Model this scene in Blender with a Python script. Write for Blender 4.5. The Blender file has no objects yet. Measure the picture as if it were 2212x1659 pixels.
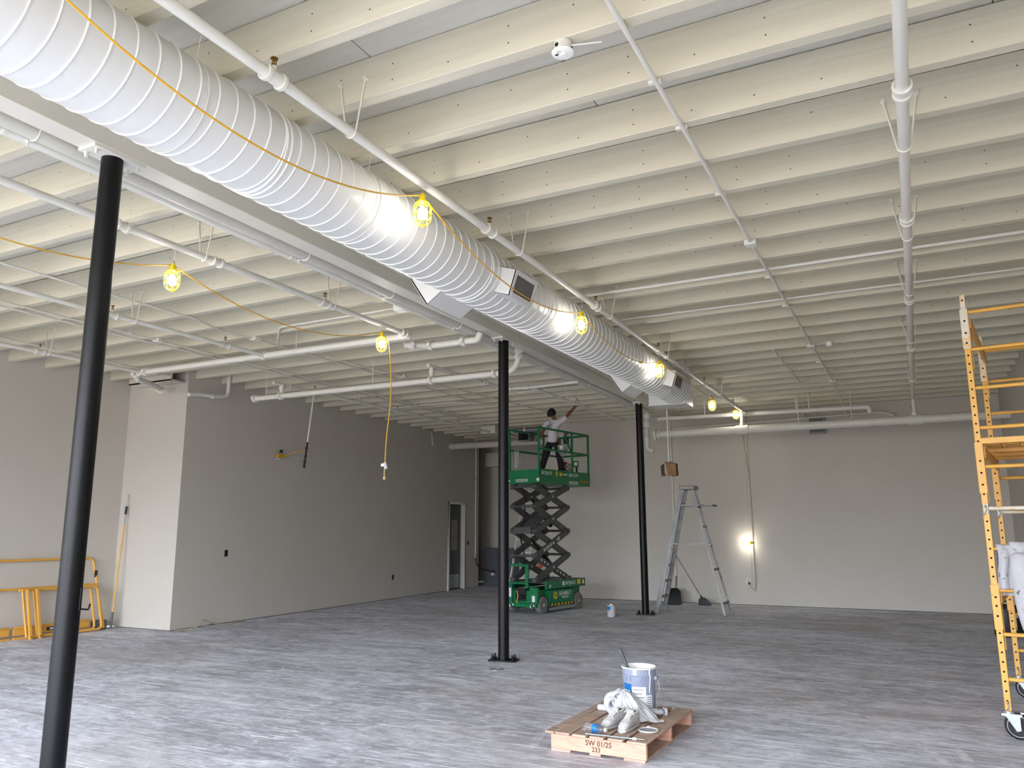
import bpy, bmesh, math, random
from mathutils import Vector, Matrix
random.seed(7)
SC = bpy.context.scene
COL = SC.collection
PI = math.pi
V3 = Vector

# ------------------------------------------------------------------ camera, sky, light, exposure
cam_d = bpy.data.cameras.new('camera')
cam_d.sensor_width = 36.0
cam_d.lens = 1684.486 / 2212.0 * 36.0
cam_d.clip_start = 0.05
cam_d.clip_end = 200
cam = bpy.data.objects.new('camera', cam_d)
COL.objects.link(cam)
_p, _y, _r = math.radians(10.638), math.radians(26.965), math.radians(-0.1508)
_f = V3((-math.sin(_y) * math.cos(_p), math.cos(_y) * math.cos(_p), math.sin(_p)))
_rt = V3((math.cos(_y), math.sin(_y), 0))
_u = _rt.cross(_f)
_r2 = _rt * math.cos(_r) + _u * math.sin(_r)
_u2 = -_rt * math.sin(_r) + _u * math.cos(_r)
cam.matrix_world = Matrix(((_r2.x, _u2.x, -_f.x, 0), (_r2.y, _u2.y, -_f.y, 0), (_r2.z, _u2.z, -_f.z, 1.65), (0, 0, 0, 1)))
SC.camera = cam

world = bpy.data.worlds.new('overcast_sky')
SC.world = world
world.use_nodes = True
wn = world.node_tree.nodes
bg = wn['Background']
tc = wn.new('ShaderNodeTexCoord'); sp = wn.new('ShaderNodeSeparateXYZ'); rp = wn.new('ShaderNodeValToRGB')
mr = wn.new('ShaderNodeMapRange')
mr.inputs[1].default_value = -0.3; mr.inputs[2].default_value = 0.5
world.node_tree.links.new(tc.outputs['Generated'], sp.inputs[0])
world.node_tree.links.new(sp.outputs['Z'], mr.inputs[0])
world.node_tree.links.new(mr.outputs[0], rp.inputs[0])
rp.color_ramp.elements[0].position = 0.36; rp.color_ramp.elements[0].color = (0.33, 0.308, 0.272, 1)
rp.color_ramp.elements[1].position = 0.55; rp.color_ramp.elements[1].color = (1.22, 1.34, 1.55, 1)
world.node_tree.links.new(rp.outputs[0], bg.inputs[0])
SKY = 18.5
bg.inputs[1].default_value = SKY
LAMP = 120.0
WIN = [(-12.3, -8.3), (-7.9, -4.1), (-3.7, 1.3)]      # shop-front openings in the front wall (x range)
WZ0, WZ1, FY = 0.12, 4.15, -4.0
for i, (a, b) in enumerate(WIN):
    ld = bpy.data.lights.new('window_portal', 'AREA')
    ld.shape = 'RECTANGLE'; ld.size = b - a; ld.size_y = WZ1 - WZ0
    ld.cycles.is_portal = True
    lo = bpy.data.objects.new('window_portal', ld)
    lo.location = ((a + b) / 2, FY - 0.22, (WZ0 + WZ1) / 2)
    lo.rotation_euler = (PI / 2, 0, PI)      # looks towards +Y, into the room
    lo.rotation_euler = (math.radians(90), 0, 0)
    COL.objects.link(lo)
SC.view_settings.view_transform = 'Standard'
SC.view_settings.look = 'None'
SC.view_settings.gamma = 1
SC.view_settings.use_curve_mapping = False
SC.view_settings.exposure = 0.0
SC.cycles.use_denoising = True
SC.cycles.denoiser = 'OPENIMAGEDENOISE'
SC.cycles.max_bounces = 10
SC.cycles.diffuse_bounces = 6
SC.cycles.sample_clamp_indirect = 6

# ------------------------------------------------------------------ mesh helpers
def frame(d):
    d = d.normalized()
    a = V3((0, 0, 1)) if abs(d.z) < 0.9 else V3((1, 0, 0))
    x = a.cross(d).normalized()
    return x, d.cross(x).normalized(), d

class MB:
    def __init__(self):
        self.v = []; self.f = []
    def add(self, vs, fs):
        b = len(self.v)
        self.v += [V3(p) for p in vs]
        self.f += [[i + b for i in q] for q in fs]
        return self
    def box(self, c, s, rot=None):
        c = V3(c); h = V3(s) / 2
        vs = []
        for z in (-1, 1):
            for x, y in ((-1, -1), (1, -1), (1, 1), (-1, 1)):
                p = V3((x * h.x, y * h.y, z * h.z))
                if rot is not None: p = rot @ p
                vs.append(c + p)
        return self.add(vs, [(0, 3, 2, 1), (4, 5, 6, 7), (0, 1, 5, 4), (1, 2, 6, 5), (2, 3, 7, 6), (3, 0, 4, 7)])
    def b2(self, lo, hi):
        lo = V3(lo); hi = V3(hi)
        return self.box((lo + hi) / 2, hi - lo)
    def bar(self, p0, p1, w, h, up=(0, 0, 1)):
        p0 = V3(p0); p1 = V3(p1); d = (p1 - p0).normalized(); up = V3(up)
        s = d.cross(up)
        if s.length < 1e-4: s = V3((1, 0, 0))
        s.normalize(); u = s.cross(d)
        vs = []
        for p in (p0, p1):
            for a, b in ((-1, -1), (1, -1), (1, 1), (-1, 1)):
                vs.append(p + s * (a * w / 2) + u * (b * h / 2))
        return self.add(vs, [(0, 3, 2, 1), (4, 5, 6, 7), (0, 1, 5, 4), (1, 2, 6, 5), (2, 3, 7, 6), (3, 0, 4, 7)])
    def cyl(self, p0, p1, r, n=12, r2=None, caps=True):
        p0 = V3(p0); p1 = V3(p1); r2 = r if r2 is None else r2
        x, y, d = frame(p1 - p0)
        vs = [p0 + (x * math.cos(2 * PI * i / n) + y * math.sin(2 * PI * i / n)) * r for i in range(n)]
        vs += [p1 + (x * math.cos(2 * PI * i / n) + y * math.sin(2 * PI * i / n)) * r2 for i in range(n)]
        fs = [(i, (i + 1) % n, n + (i + 1) % n, n + i) for i in range(n)]
        if caps: fs += [tuple(range(n - 1, -1, -1)), tuple(range(n, 2 * n))]
        return self.add(vs, fs)
    def ring(self, p0, p1, ro, ri, n=16):
        p0 = V3(p0); p1 = V3(p1); x, y, d = frame(p1 - p0)
        vs = []
        for p, r in ((p0, ro), (p1, ro), (p1, ri), (p0, ri)):
            vs += [p + (x * math.cos(2 * PI * i / n) + y * math.sin(2 * PI * i / n)) * r for i in range(n)]
        fs = []
        for k in range(4):
            a = k * n; b = ((k + 1) % 4) * n
            fs += [(a + i, a + (i + 1) % n, b + (i + 1) % n, b + i) for i in range(n)]
        return self.add(vs, fs)
    def tube(self, pts, r, n=8, closed=False):
        pts = [V3(p) for p in pts]; m = len(pts)
        rs = r if isinstance(r, (list, tuple)) else [r] * m
        vs = []; px = None
        for i, p in enumerate(pts):
            if closed: d = pts[(i + 1) % m] - pts[i - 1]
            else: d = pts[min(i + 1, m - 1)] - pts[max(i - 1, 0)]
            if d.length < 1e-9: d = V3((0, 0, 1))
            d.normalize()
            if px is None: x = frame(d)[0]
            else:
                x = px - d * px.dot(d)
                if x.length < 1e-6: x = frame(d)[0]
                x.normalize()
            px = x; y = d.cross(x)
            vs += [p + (x * math.cos(2 * PI * j / n) + y * math.sin(2 * PI * j / n)) * rs[i] for j in range(n)]
        fs = []
        for i in range(m if closed else m - 1):
            a = i * n; b = ((i + 1) % m) * n
            fs += [(a + j, a + (j + 1) % n, b + (j + 1) % n, b + j) for j in range(n)]
        if not closed: fs += [tuple(range(n - 1, -1, -1)), tuple(range((m - 1) * n, m * n))]
        return self.add(vs, fs)
    def lathe(self, prof, n=24, c=(0, 0, 0), mtx=None, cap=True):
        c = V3(c); vs = []; fs = []
        for r, z in prof:
            for i in range(n):
                p = V3((r * math.cos(2 * PI * i / n), r * math.sin(2 * PI * i / n), z))
                if mtx is not None: p = mtx @ p
                vs.append(c + p)
        for k in range(len(prof) - 1):
            a = k * n; b = a + n
            fs += [(a + i, a + (i + 1) % n, b + (i + 1) % n, b + i) for i in range(n)]
        if cap and prof[0][0] > 1e-5: fs.append(tuple(range(n - 1, -1, -1)))
        if cap and prof[-1][0] > 1e-5: fs.append(tuple(range((len(prof) - 1) * n, len(prof) * n)))
        return self.add(vs, fs)
    def prism(self, poly, vec):
        vec = V3(vec); n = len(poly); poly = [V3(p) for p in poly]
        vs = poly + [p + vec for p in poly]
        return self.add(vs, [tuple(range(n - 1, -1, -1)), tuple(range(n, 2 * n))] + [(i, (i + 1) % n, n + (i + 1) % n, n + i) for i in range(n)])
    def sphere(self, c, r, n=12, m=8, sc=(1, 1, 1), mtx=None):
        prof = [(max(r * math.sin(PI * k / m), 0.0), -r * math.cos(PI * k / m)) for k in range(m + 1)]
        M = Matrix.Diagonal(V3(sc))
        if mtx is not None: M = mtx @ M
        return self.lathe(prof, n, c, M)
    def grid(self, nu, nv, fn, thick=0.0):
        vs = [V3(fn(u / (nu - 1), v / (nv - 1))) for v in range(nv) for u in range(nu)]
        fs = [(v * nu + u, v * nu + u + 1, (v + 1) * nu + u + 1, (v + 1) * nu + u) for v in range(nv - 1) for u in range(nu - 1)]
        return self.add(vs, fs)

def clean_mesh(me, sharp=40, bevel=0.0, weld=True):
    bm = bmesh.new(); bm.from_mesh(me)
    if weld: bmesh.ops.remove_doubles(bm, verts=bm.verts, dist=1e-5)
    bmesh.ops.dissolve_degenerate(bm, dist=1e-6, edges=bm.edges)
    bmesh.ops.recalc_face_normals(bm, faces=bm.faces)
    if bevel > 0:
        es = [e for e in bm.edges if len(e.link_faces) == 2 and e.calc_face_angle(0) > 0.6]
        bmesh.ops.bevel(bm, geom=es, offset=bevel, segments=1, affect='EDGES', profile=0.5, clamp_overlap=True)
    bm.to_mesh(me); bm.free()
    me.shade_smooth()
    me.set_sharp_from_angle(angle=math.radians(sharp))

def top_of(o):
    while o.parent: o = o.parent
    return o

def build(name, mb, m, parent=None, local=False, bevel=0.0, sharp=40, weld=True):
    """Link a builder as ONE mesh object; coordinates are the world's unless local."""
    off = V3((0, 0, 0))
    if parent is not None and not local: off = V3(top_of(parent).location)
    me = bpy.data.meshes.new(name)
    me.from_pydata([tuple(p - off) for p in mb.v], [], mb.f)
    clean_mesh(me, sharp, bevel, weld)
    if m is not None: me.materials.append(m)
    o = bpy.data.objects.new(name, me)
    COL.objects.link(o)
    if parent is not None: o.parent = parent
    return o

def tag(o, label, cat, group=None, kind=None):
    if label: o['label'] = label
    if cat: o['category'] = cat
    if group: o['group'] = group
    if kind: o['kind'] = kind
    return o

def thing(name, label, cat, loc=(0, 0, 0), rz=0.0, group=None):
    o = bpy.data.objects.new(name, None)
    COL.objects.link(o)
    o.location = loc; o.rotation_euler = (0, 0, rz)
    o.empty_display_size = 0.1
    return tag(o, label, cat, group)

def struct(name, mb, m, parent=None, **k):
    o = build(name, mb, m, parent, **k)
    if parent is None: o['kind'] = 'structure'
    return o

def dup(root, loc, rz=None, label=None, group=None):
    def cp(o, par):
        c = o.copy(); COL.objects.link(c)
        if par is not None: c.parent = par
        for ch in list(o.children): cp(ch, c)
        return c
    r = cp(root, None)
    r.location = loc
    if rz is not None: r.rotation_euler = (0, 0, rz)
    if label: r['label'] = label
    if group: r['group'] = group
    return r

def arc(c, r, a0, a1, ax, ay, n=8):
    c = V3(c); ax = V3(ax); ay = V3(ay)
    return [c + ax * (r * math.cos(a0 + (a1 - a0) * i / n)) + ay * (r * math.sin(a0 + (a1 - a0) * i / n)) for i in range(n + 1)]

def fillet(pts, r, n=5):
    """Polyline with rounded corners."""
    pts = [V3(p) for p in pts]; out = [pts[0]]
    for i in range(1, len(pts) - 1):
        a, b, c = pts[i - 1], pts[i], pts[i + 1]
        u = (a - b); w = (c - b); q = min(r, u.length * .49, w.length * .49)
        p0 = b + u.normalized() * q; p1 = b + w.normalized() * q
        for k in range(n + 1):
            t = k / n
            out.append(p0 * (1 - t) ** 2 + b * 2 * t * (1 - t) + p1 * t * t)
    out.append(pts[-1]); return out

def sag(p0, p1, s, n=16):
    p0 = V3(p0); p1 = V3(p1)
    return [p0.lerp(p1, i / n) - V3((0, 0, s * 4 * (i / n) * (1 - i / n))) for i in range(n + 1)]

def lettering(text, size, m, parent, origin, right, up, name='lettering', ext=0.0012, align='CENTER', local=True, bold=0.0):
    cu = bpy.data.curves.new('t', 'FONT')
    cu.body = text; cu.size = size; cu.align_x = align; cu.align_y = 'CENTER'; cu.extrude = ext; cu.offset = bold
    cu.resolution_u = 3
    t = bpy.data.objects.new('t', cu); COL.objects.link(t)
    dg = bpy.context.evaluated_depsgraph_get()
    me = bpy.data.meshes.new_from_object(t.evaluated_get(dg))
    bpy.data.objects.remove(t); bpy.data.curves.remove(cu)
    right = V3(right).normalized(); up = V3(up).normalized(); nrm = right.cross(up)
    o0 = V3(origin)
    if parent is not None and not local: o0 = o0 - V3(top_of(parent).location)
    M = Matrix(((right.x, up.x, nrm.x, o0.x), (right.y, up.y, nrm.y, o0.y), (right.z, up.z, nrm.z, o0.z), (0, 0, 0, 1)))
    me.transform(M)
    me.materials.clear(); me.materials.append(m)
    me.name = name
    o = bpy.data.objects.new(name, me); COL.objects.link(o)
    if parent is not None: o.parent = parent
    return o

def skin(name, verts, edges, radii, m, parent, subdiv=1, root=0, local=False):
    """Grow one continuous surface over a skeleton (Skin + Subdivision, baked)."""
    off = V3((0, 0, 0))
    if parent is not None and not local: off = V3(top_of(parent).location)
    me = bpy.data.meshes.new('sk')
    me.from_pydata([tuple(V3(p) - off) for p in verts], edges, [])
    o = bpy.data.objects.new('sk', me); COL.objects.link(o)
    md = o.modifiers.new('s', 'SKIN'); md.use_smooth_shade = True; md.branch_smoothing = 0.6
    for i, r in enumerate(radii):
        sv = me.skin_vertices[0].data[i]
        sv.radius = (r, r) if not isinstance(r, tuple) else r
        sv.use_root = (i == root)
    ss = o.modifiers.new('u', 'SUBSURF'); ss.levels = subdiv; ss.render_levels = subdiv
    dg = bpy.context.evaluated_depsgraph_get()
    m2 = bpy.data.meshes.new_from_object(o.evaluated_get(dg))
    bpy.data.objects.remove(o); bpy.data.meshes.remove(me)
    m2.name = name; m2.shade_smooth()
    m2.materials.clear(); m2.materials.append(m)
    r = bpy.data.objects.new(name, m2); COL.objects.link(r)
    if parent is not None: r.parent = parent
    return r

# ------------------------------------------------------------------ materials
def lin(h):
    h = h.lstrip('#'); o = []
    for i in (0, 2, 4):
        c = int(h[i:i + 2], 16) / 255
        o.append(c / 12.92 if c <= 0.04045 else ((c + 0.055) / 1.055) ** 2.4)
    return (*o, 1)

class NT:
    def __init__(self, name):
        self.m = bpy.data.materials.new(name); self.m.use_nodes = True
        self.n = self.m.node_tree.nodes; self.l = self.m.node_tree.links
        self.p = self.n['Principled BSDF']
    def node(self, t, **k):
        x = self.n.new(t)
        for a, b in k.items(): setattr(x, a, b)
        return x
    def coord(self, scale=(1, 1, 1), rot=(0, 0, 0), which='Object'):
        t = self.node('ShaderNodeTexCoord'); mp = self.node('ShaderNodeMapping')
        mp.inputs['Scale'].default_value = scale; mp.inputs['Rotation'].default_value = rot
        self.l.new(t.outputs[which], mp.inputs[0]); return mp.outputs[0]
    def noise(self, co, scale, detail=4, rough=.55, dist=0):
        x = self.node('ShaderNodeTexNoise')
        x.inputs['Scale'].default_value = scale; x.inputs['Detail'].default_value = detail
        x.inputs['Roughness'].default_value = rough; x.inputs['Distortion'].default_value = dist
        self.l.new(co, x.inputs['Vector']); return x.outputs['Fac']
    def ramp(self, fac, stops):
        x = self.node('ShaderNodeValToRGB'); e = x.color_ramp.elements
        while len(e) < len(stops): e.new(0.5)
        for i, (p, c) in enumerate(stops):
            e[i].position = p; e[i].color = c if len(c) == 4 else (*c, 1)
        self.l.new(fac, x.inputs[0]); return x.outputs[0]
    def mix(self, fac, a, b, mode='MIX'):
        x = self.node('ShaderNodeMix', data_type='RGBA', blend_type=mode)
        for s, v in ((x.inputs[0], fac), (x.inputs[6], a), (x.inputs[7], b)):
            if isinstance(v, (int, float)): s.default_value = v
            elif isinstance(v, tuple): s.default_value = v
            else: self.l.new(v, s)
        return x.outputs[2]
    def math(self, op, a, b=0.0, c=None):
        x = self.node('ShaderNodeMath', operation=op)
        for i, v in enumerate((a, b, c)):
            if v is None: continue
            if isinstance(v, (int, float)): x.inputs[i].default_value = v
            else: self.l.new(v, x.inputs[i])
        return x.outputs[0]
    def bump(self, h, strength=.2, dist=.01):
        x = self.node('ShaderNodeBump'); x.inputs['Strength'].default_value = strength; x.inputs['Distance'].default_value = dist
        self.l.new(h, x.inputs['Height']); self.l.new(x.outputs[0], self.p.inputs['Normal'])
    def set(self, k, v):
        s = self.p.inputs[k]
        if isinstance(v, (int, float, tuple)): s.default_value = v
        else: self.l.new(v, s)

def mat(name, hexcol, rough=.5, metal=0.0, var=.06, vs=3.0, bump=0.0, bs=60.0, spots=None):
    t = NT(name); c = lin(hexcol)
    co = t.coord()
    d = tuple(max(0, x * (1 - var * 1.6)) for x in c[:3]) + (1,); b = tuple(min(1, x * (1 + var)) for x in c[:3]) + (1,)
    col = t.ramp(t.noise(co, vs, 5), [(.3, d), (.7, b)])
    if spots:
        shex, sc, lo, hi = spots
        f = t.ramp(t.noise(t.coord(), sc, 6, .65), [(lo, (0, 0, 0)), (hi, (1, 1, 1))])
        col = t.mix(f, col, lin(shex))
    t.set('Base Color', col); t.set('Roughness', rough); t.set('Metallic', metal)
    if bump: t.bump(t.noise(t.coord(), bs, 3), bump, .004)
    return t.m

M = {}
M['wall'] = mat('greige_wall_paint', 'c7c1b7', .62, 0, .015, 1.2, .12, 260)
M['wall_edge'] = mat('dark_slab_gap', '5b5650', .8, 0, .3, 9)
M['duct'] = mat('duct_paint', 'dededb', .34, 0, .012, 2, .05, 30)
M['seam'] = mat('seam_paint', 'f0f0ec', .4, 0, .02)
M['beam'] = mat('beam_paint', 'd8d4c6', .5, 0, .02, 2, .1, 80)
M['pipe'] = mat('pipe_paint', 'dfddd4', .38, 0, .025, 4)
M['pipe_dark'] = mat('old_pipe_paint', 'cfccc2', .45, 0, .04, 4)
M['black'] = mat('black_gloss_paint', '08080b', .4, 0, .3, 5, .25, 150)
M['black'].node_tree.nodes['Principled BSDF'].inputs['Specular IOR Level'].default_value = .28
M['yellow'] = mat('yellow_scaffold_enamel', 'dca548', .42, 0, .05, 5, 0, 50, ('b98a42', 14, .66, .72))
M['yellow_worn'] = mat('paint_splashed_enamel', 'd8cfbd', .55, 0, .06, 8, 0, 50, ('e0a540', 6, .5, .62))
M['hole'] = mat('dark_hole', '1c120a', .9)
M['lamp_yellow'] = mat('yellow_plastic', 'f6dc1f', .4, 0, .02)
M['cord'] = mat('yellow_cord', 'd9a322', .45, 0, .06, 20)
M['cordgrey'] = mat('dusty_cord', 'b7a46a', .5, 0, .1, 20)
M['brass'] = mat('brass', '8d6a35', .4, .8, .15, 20)
M['dark'] = mat('dark_plastic', '1a1b1c', .5, 0, .15, 20)
M['rubber'] = mat('black_rubber', '17171a', .65, 0, .2, 12)
M['tyre'] = mat('dusty_tyre', '77766f', .8, 0, .12, 14)
M['rim'] = mat('dusty_rim', 'cbc2b6', .6, 0, .1, 10)
M['green'] = mat('green_enamel', '0c7142', .38, 0, .08, 5, 0, 50, ('7d8f82', 9, .70, .82))
M['arm'] = mat('charcoal_steel', '4a4c4b', .5, 0, .1, 6, 0, 50, ('83827e', 12, .68, .8))
M['zinc'] = mat('zinc_steel', 'b4b7ba', .35, .8, .06, 10)
M['alu'] = mat('weathered_aluminium', '8b8c8c', .5, .45, .1, 9, .1, 60, ('d8d7d2', 22, .66, .7))
M['white'] = mat('white_paint', 'f1f0ec', .5, 0, .02)
M['offwhite'] = mat('offwhite_enamel', 'd7d4cb', .45, 0, .02)
M['label'] = mat('printed_white_label', 'e6e8ea', .5, 0, .02)
M['ink'] = mat('black_ink', '161514', .6)
M['brownink'] = mat('brown_stamp_ink', '5a3a2a', .8)
M['red'] = mat('red_print', 'a8323a', .5)
M['yprint'] = mat('yellow_print', 'e8c02c', .5)
M['bluelabel'] = mat('blue_label', '0f6db4', .35, 0, .25, 12)
M['pail'] = mat('grey_blue_pail', '9299ad', .32, 0, .03, 4)
M['cabinet'] = mat('grey_cabinet', '595c60', .45, 0, .05, 3)
M['doorleaf'] = mat('dark_grey_door', '4b4c4f', .45, 0, .05, 3)
M['galv'] = mat('galvanised', '9da2a3', .4, .6, .12, 14)
M['cloth'] = mat('white_cloth', 'c6c5c6', .9, 0, .02, 8, .2, 200)
M['splash'] = mat('paint_splashed_cloth', 'bbb9bd', .9, 0, .05, 6, .15, 150, ('6d6660', 17, .60, .64))
M['shoe'] = mat('dusty_white_shoe', 'c6c3c0', .75, 0, .10, 22, .2, 120, ('8d8882', 30, .56, .70))
M['sole'] = mat('grey_sole', 'b5b3ae', .8, 0, .08, 20)
M['lace'] = mat('lace', 'efece6', .8)
M['skin'] = mat('brown_skin', '7a4a34', .55, 0, .06, 8)
M['skin2'] = mat('tan_skin', 'a8765a', .55, 0, .05, 8)
M['hair'] = mat('black_hair', '120f0e', .7, 0, .2, 30)
M['tee'] = mat('white_tee', 'd9d5de', .9, 0, .03, 5)
M['trousers'] = mat('black_trousers', '15151a', .85, 0, .2, 8)
M['denim'] = mat('blue_denim', '2d3f5c', .9, 0, .15, 12)
M['greyshirt'] = mat('grey_shirt', '9a9792', .9, 0, .05, 8)
M['tan'] = mat('tan_boot', '7d6650', .8, 0, .1, 12)
M['paper'] = mat('brown_paper', '8d6f4f', .8, 0, .08, 6)
M['paperdark'] = mat('shaded_brown_paper', '5d4a3a', .85, 0, .08, 6)  # darker copy of the brown paper, shade of the inner flaps coloured in
M['grill'] = mat('shaded_grille', '6f6e6b', .6)  # louvres darkened to read as the shade in their gaps
M['void'] = mat('unlit_cavity', '14120f', .9)
M['screen'] = mat('grey_filter', '70777a', .7, .2, .05, 30)
M['orange'] = mat('orange_reflector', 'b24a22', .4)

def m_timber(name, base, dark, warm, dots=True):
    t = NT(name)
    co = t.coord((0.25, 6, 6))
    g = t.noise(co, 2.2, 6, .6, .6)
    col = t.ramp(g, [(.3, lin(dark)), (.6, lin(base))])
    big = t.noise(t.coord((.35, 1.5, 1)), 1.3, 3)
    col = t.mix(t.ramp(big, [(.48, (0, 0, 0)), (.72, (.38, .38, .38))]), col, lin(warm))
    if dots:
        # nail holes: pairs, one above the other, every 41 cm, set off from joist to joist
        sx = t.node('ShaderNodeSeparateXYZ'); t.l.new(t.coord(), sx.inputs[0])
        oi = t.node('ShaderNodeObjectInfo')
        u = t.math('FRACT', t.math('MULTIPLY', t.math('ADD', sx.outputs[0], t.math('MULTIPLY', oi.outputs['Random'], 3.0)), 1 / .41))
        du = t.math('MULTIPLY', t.math('SUBTRACT', u, .5), .41)
        dz1 = t.math('SUBTRACT', sx.outputs[2], .075); dz2 = t.math('SUBTRACT', sx.outputs[2], .185)
        def dd(z): return t.math('ADD', t.math('MULTIPLY', du, du), t.math('MULTIPLY', z, z))
        m = t.math('LESS_THAN', t.math('MINIMUM', dd(dz1), dd(dz2)), .0052 ** 2)
        wnz = t.node('ShaderNodeTexWhiteNoise', noise_dimensions='2D')
        cb = t.node('ShaderNodeCombineXYZ')
        t.l.new(t.math('FLOOR', t.math('MULTIPLY', t.math('ADD', sx.outputs[0], t.math('MULTIPLY', oi.outputs['Random'], 3.0)), 1 / .41)), cb.inputs[0])
        t.l.new(t.math('ADD', t.math('GREATER_THAN', sx.outputs[2], .13), t.math('MULTIPLY', oi.outputs['Random'], 97.0)), cb.inputs[1])
        t.l.new(cb.outputs[0], wnz.inputs['Vector'])
        m = t.math('MULTIPLY', m, t.math('LESS_THAN', wnz.outputs['Value'], .62))
        # short drying checks
        ck = t.noise(t.coord((.9, 9, 16)), 2.1, 5, .6, .8)
        m = t.math('MAXIMUM', m, t.math('GREATER_THAN', ck, .765))
        col = t.mix(m, col, lin('3a352d'))
    t.set('Base Color', col); t.set('Roughness', .55)
    t.bump(g, .25, .004)
    return t.m
M['joist'] = m_timber('painted_joist', 'd3cdb9', 'c8c2ae', 'c9bb9f')
M['deck'] = m_timber('painted_deck', 'cbc8bc', 'c0bdb1', 'c5bdab', False)

def m_wood(name, a, b, knot, sc=(1, 9, 9)):
    t = NT(name); co = t.coord(sc)
    g = t.noise(co, 3.0, 7, .65, 1.2)
    col = t.ramp(g, [(.25, lin(b)), (.55, lin(a)), (.8, tuple(min(1, x * 1.12) for x in lin(a)[:3]) + (1,))])
    k = t.noise(t.coord((2.2, 5, 5)), 2.6, 2)
    col = t.mix(t.ramp(k, [(.64, (0, 0, 0)), (.74, (.7, .7, .7))]), col, lin(knot))
    t.set('Base Color', col); t.set('Roughness', .75); t.bump(g, .4, .003)
    return t.m
M['oldwood'] = m_wood('weathered_pallet_wood', 'bea492', '917668', '64503f')
M['newwood'] = m_wood('fresh_pine', 'd2a38c', 'bd8a72', '98624a')

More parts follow.
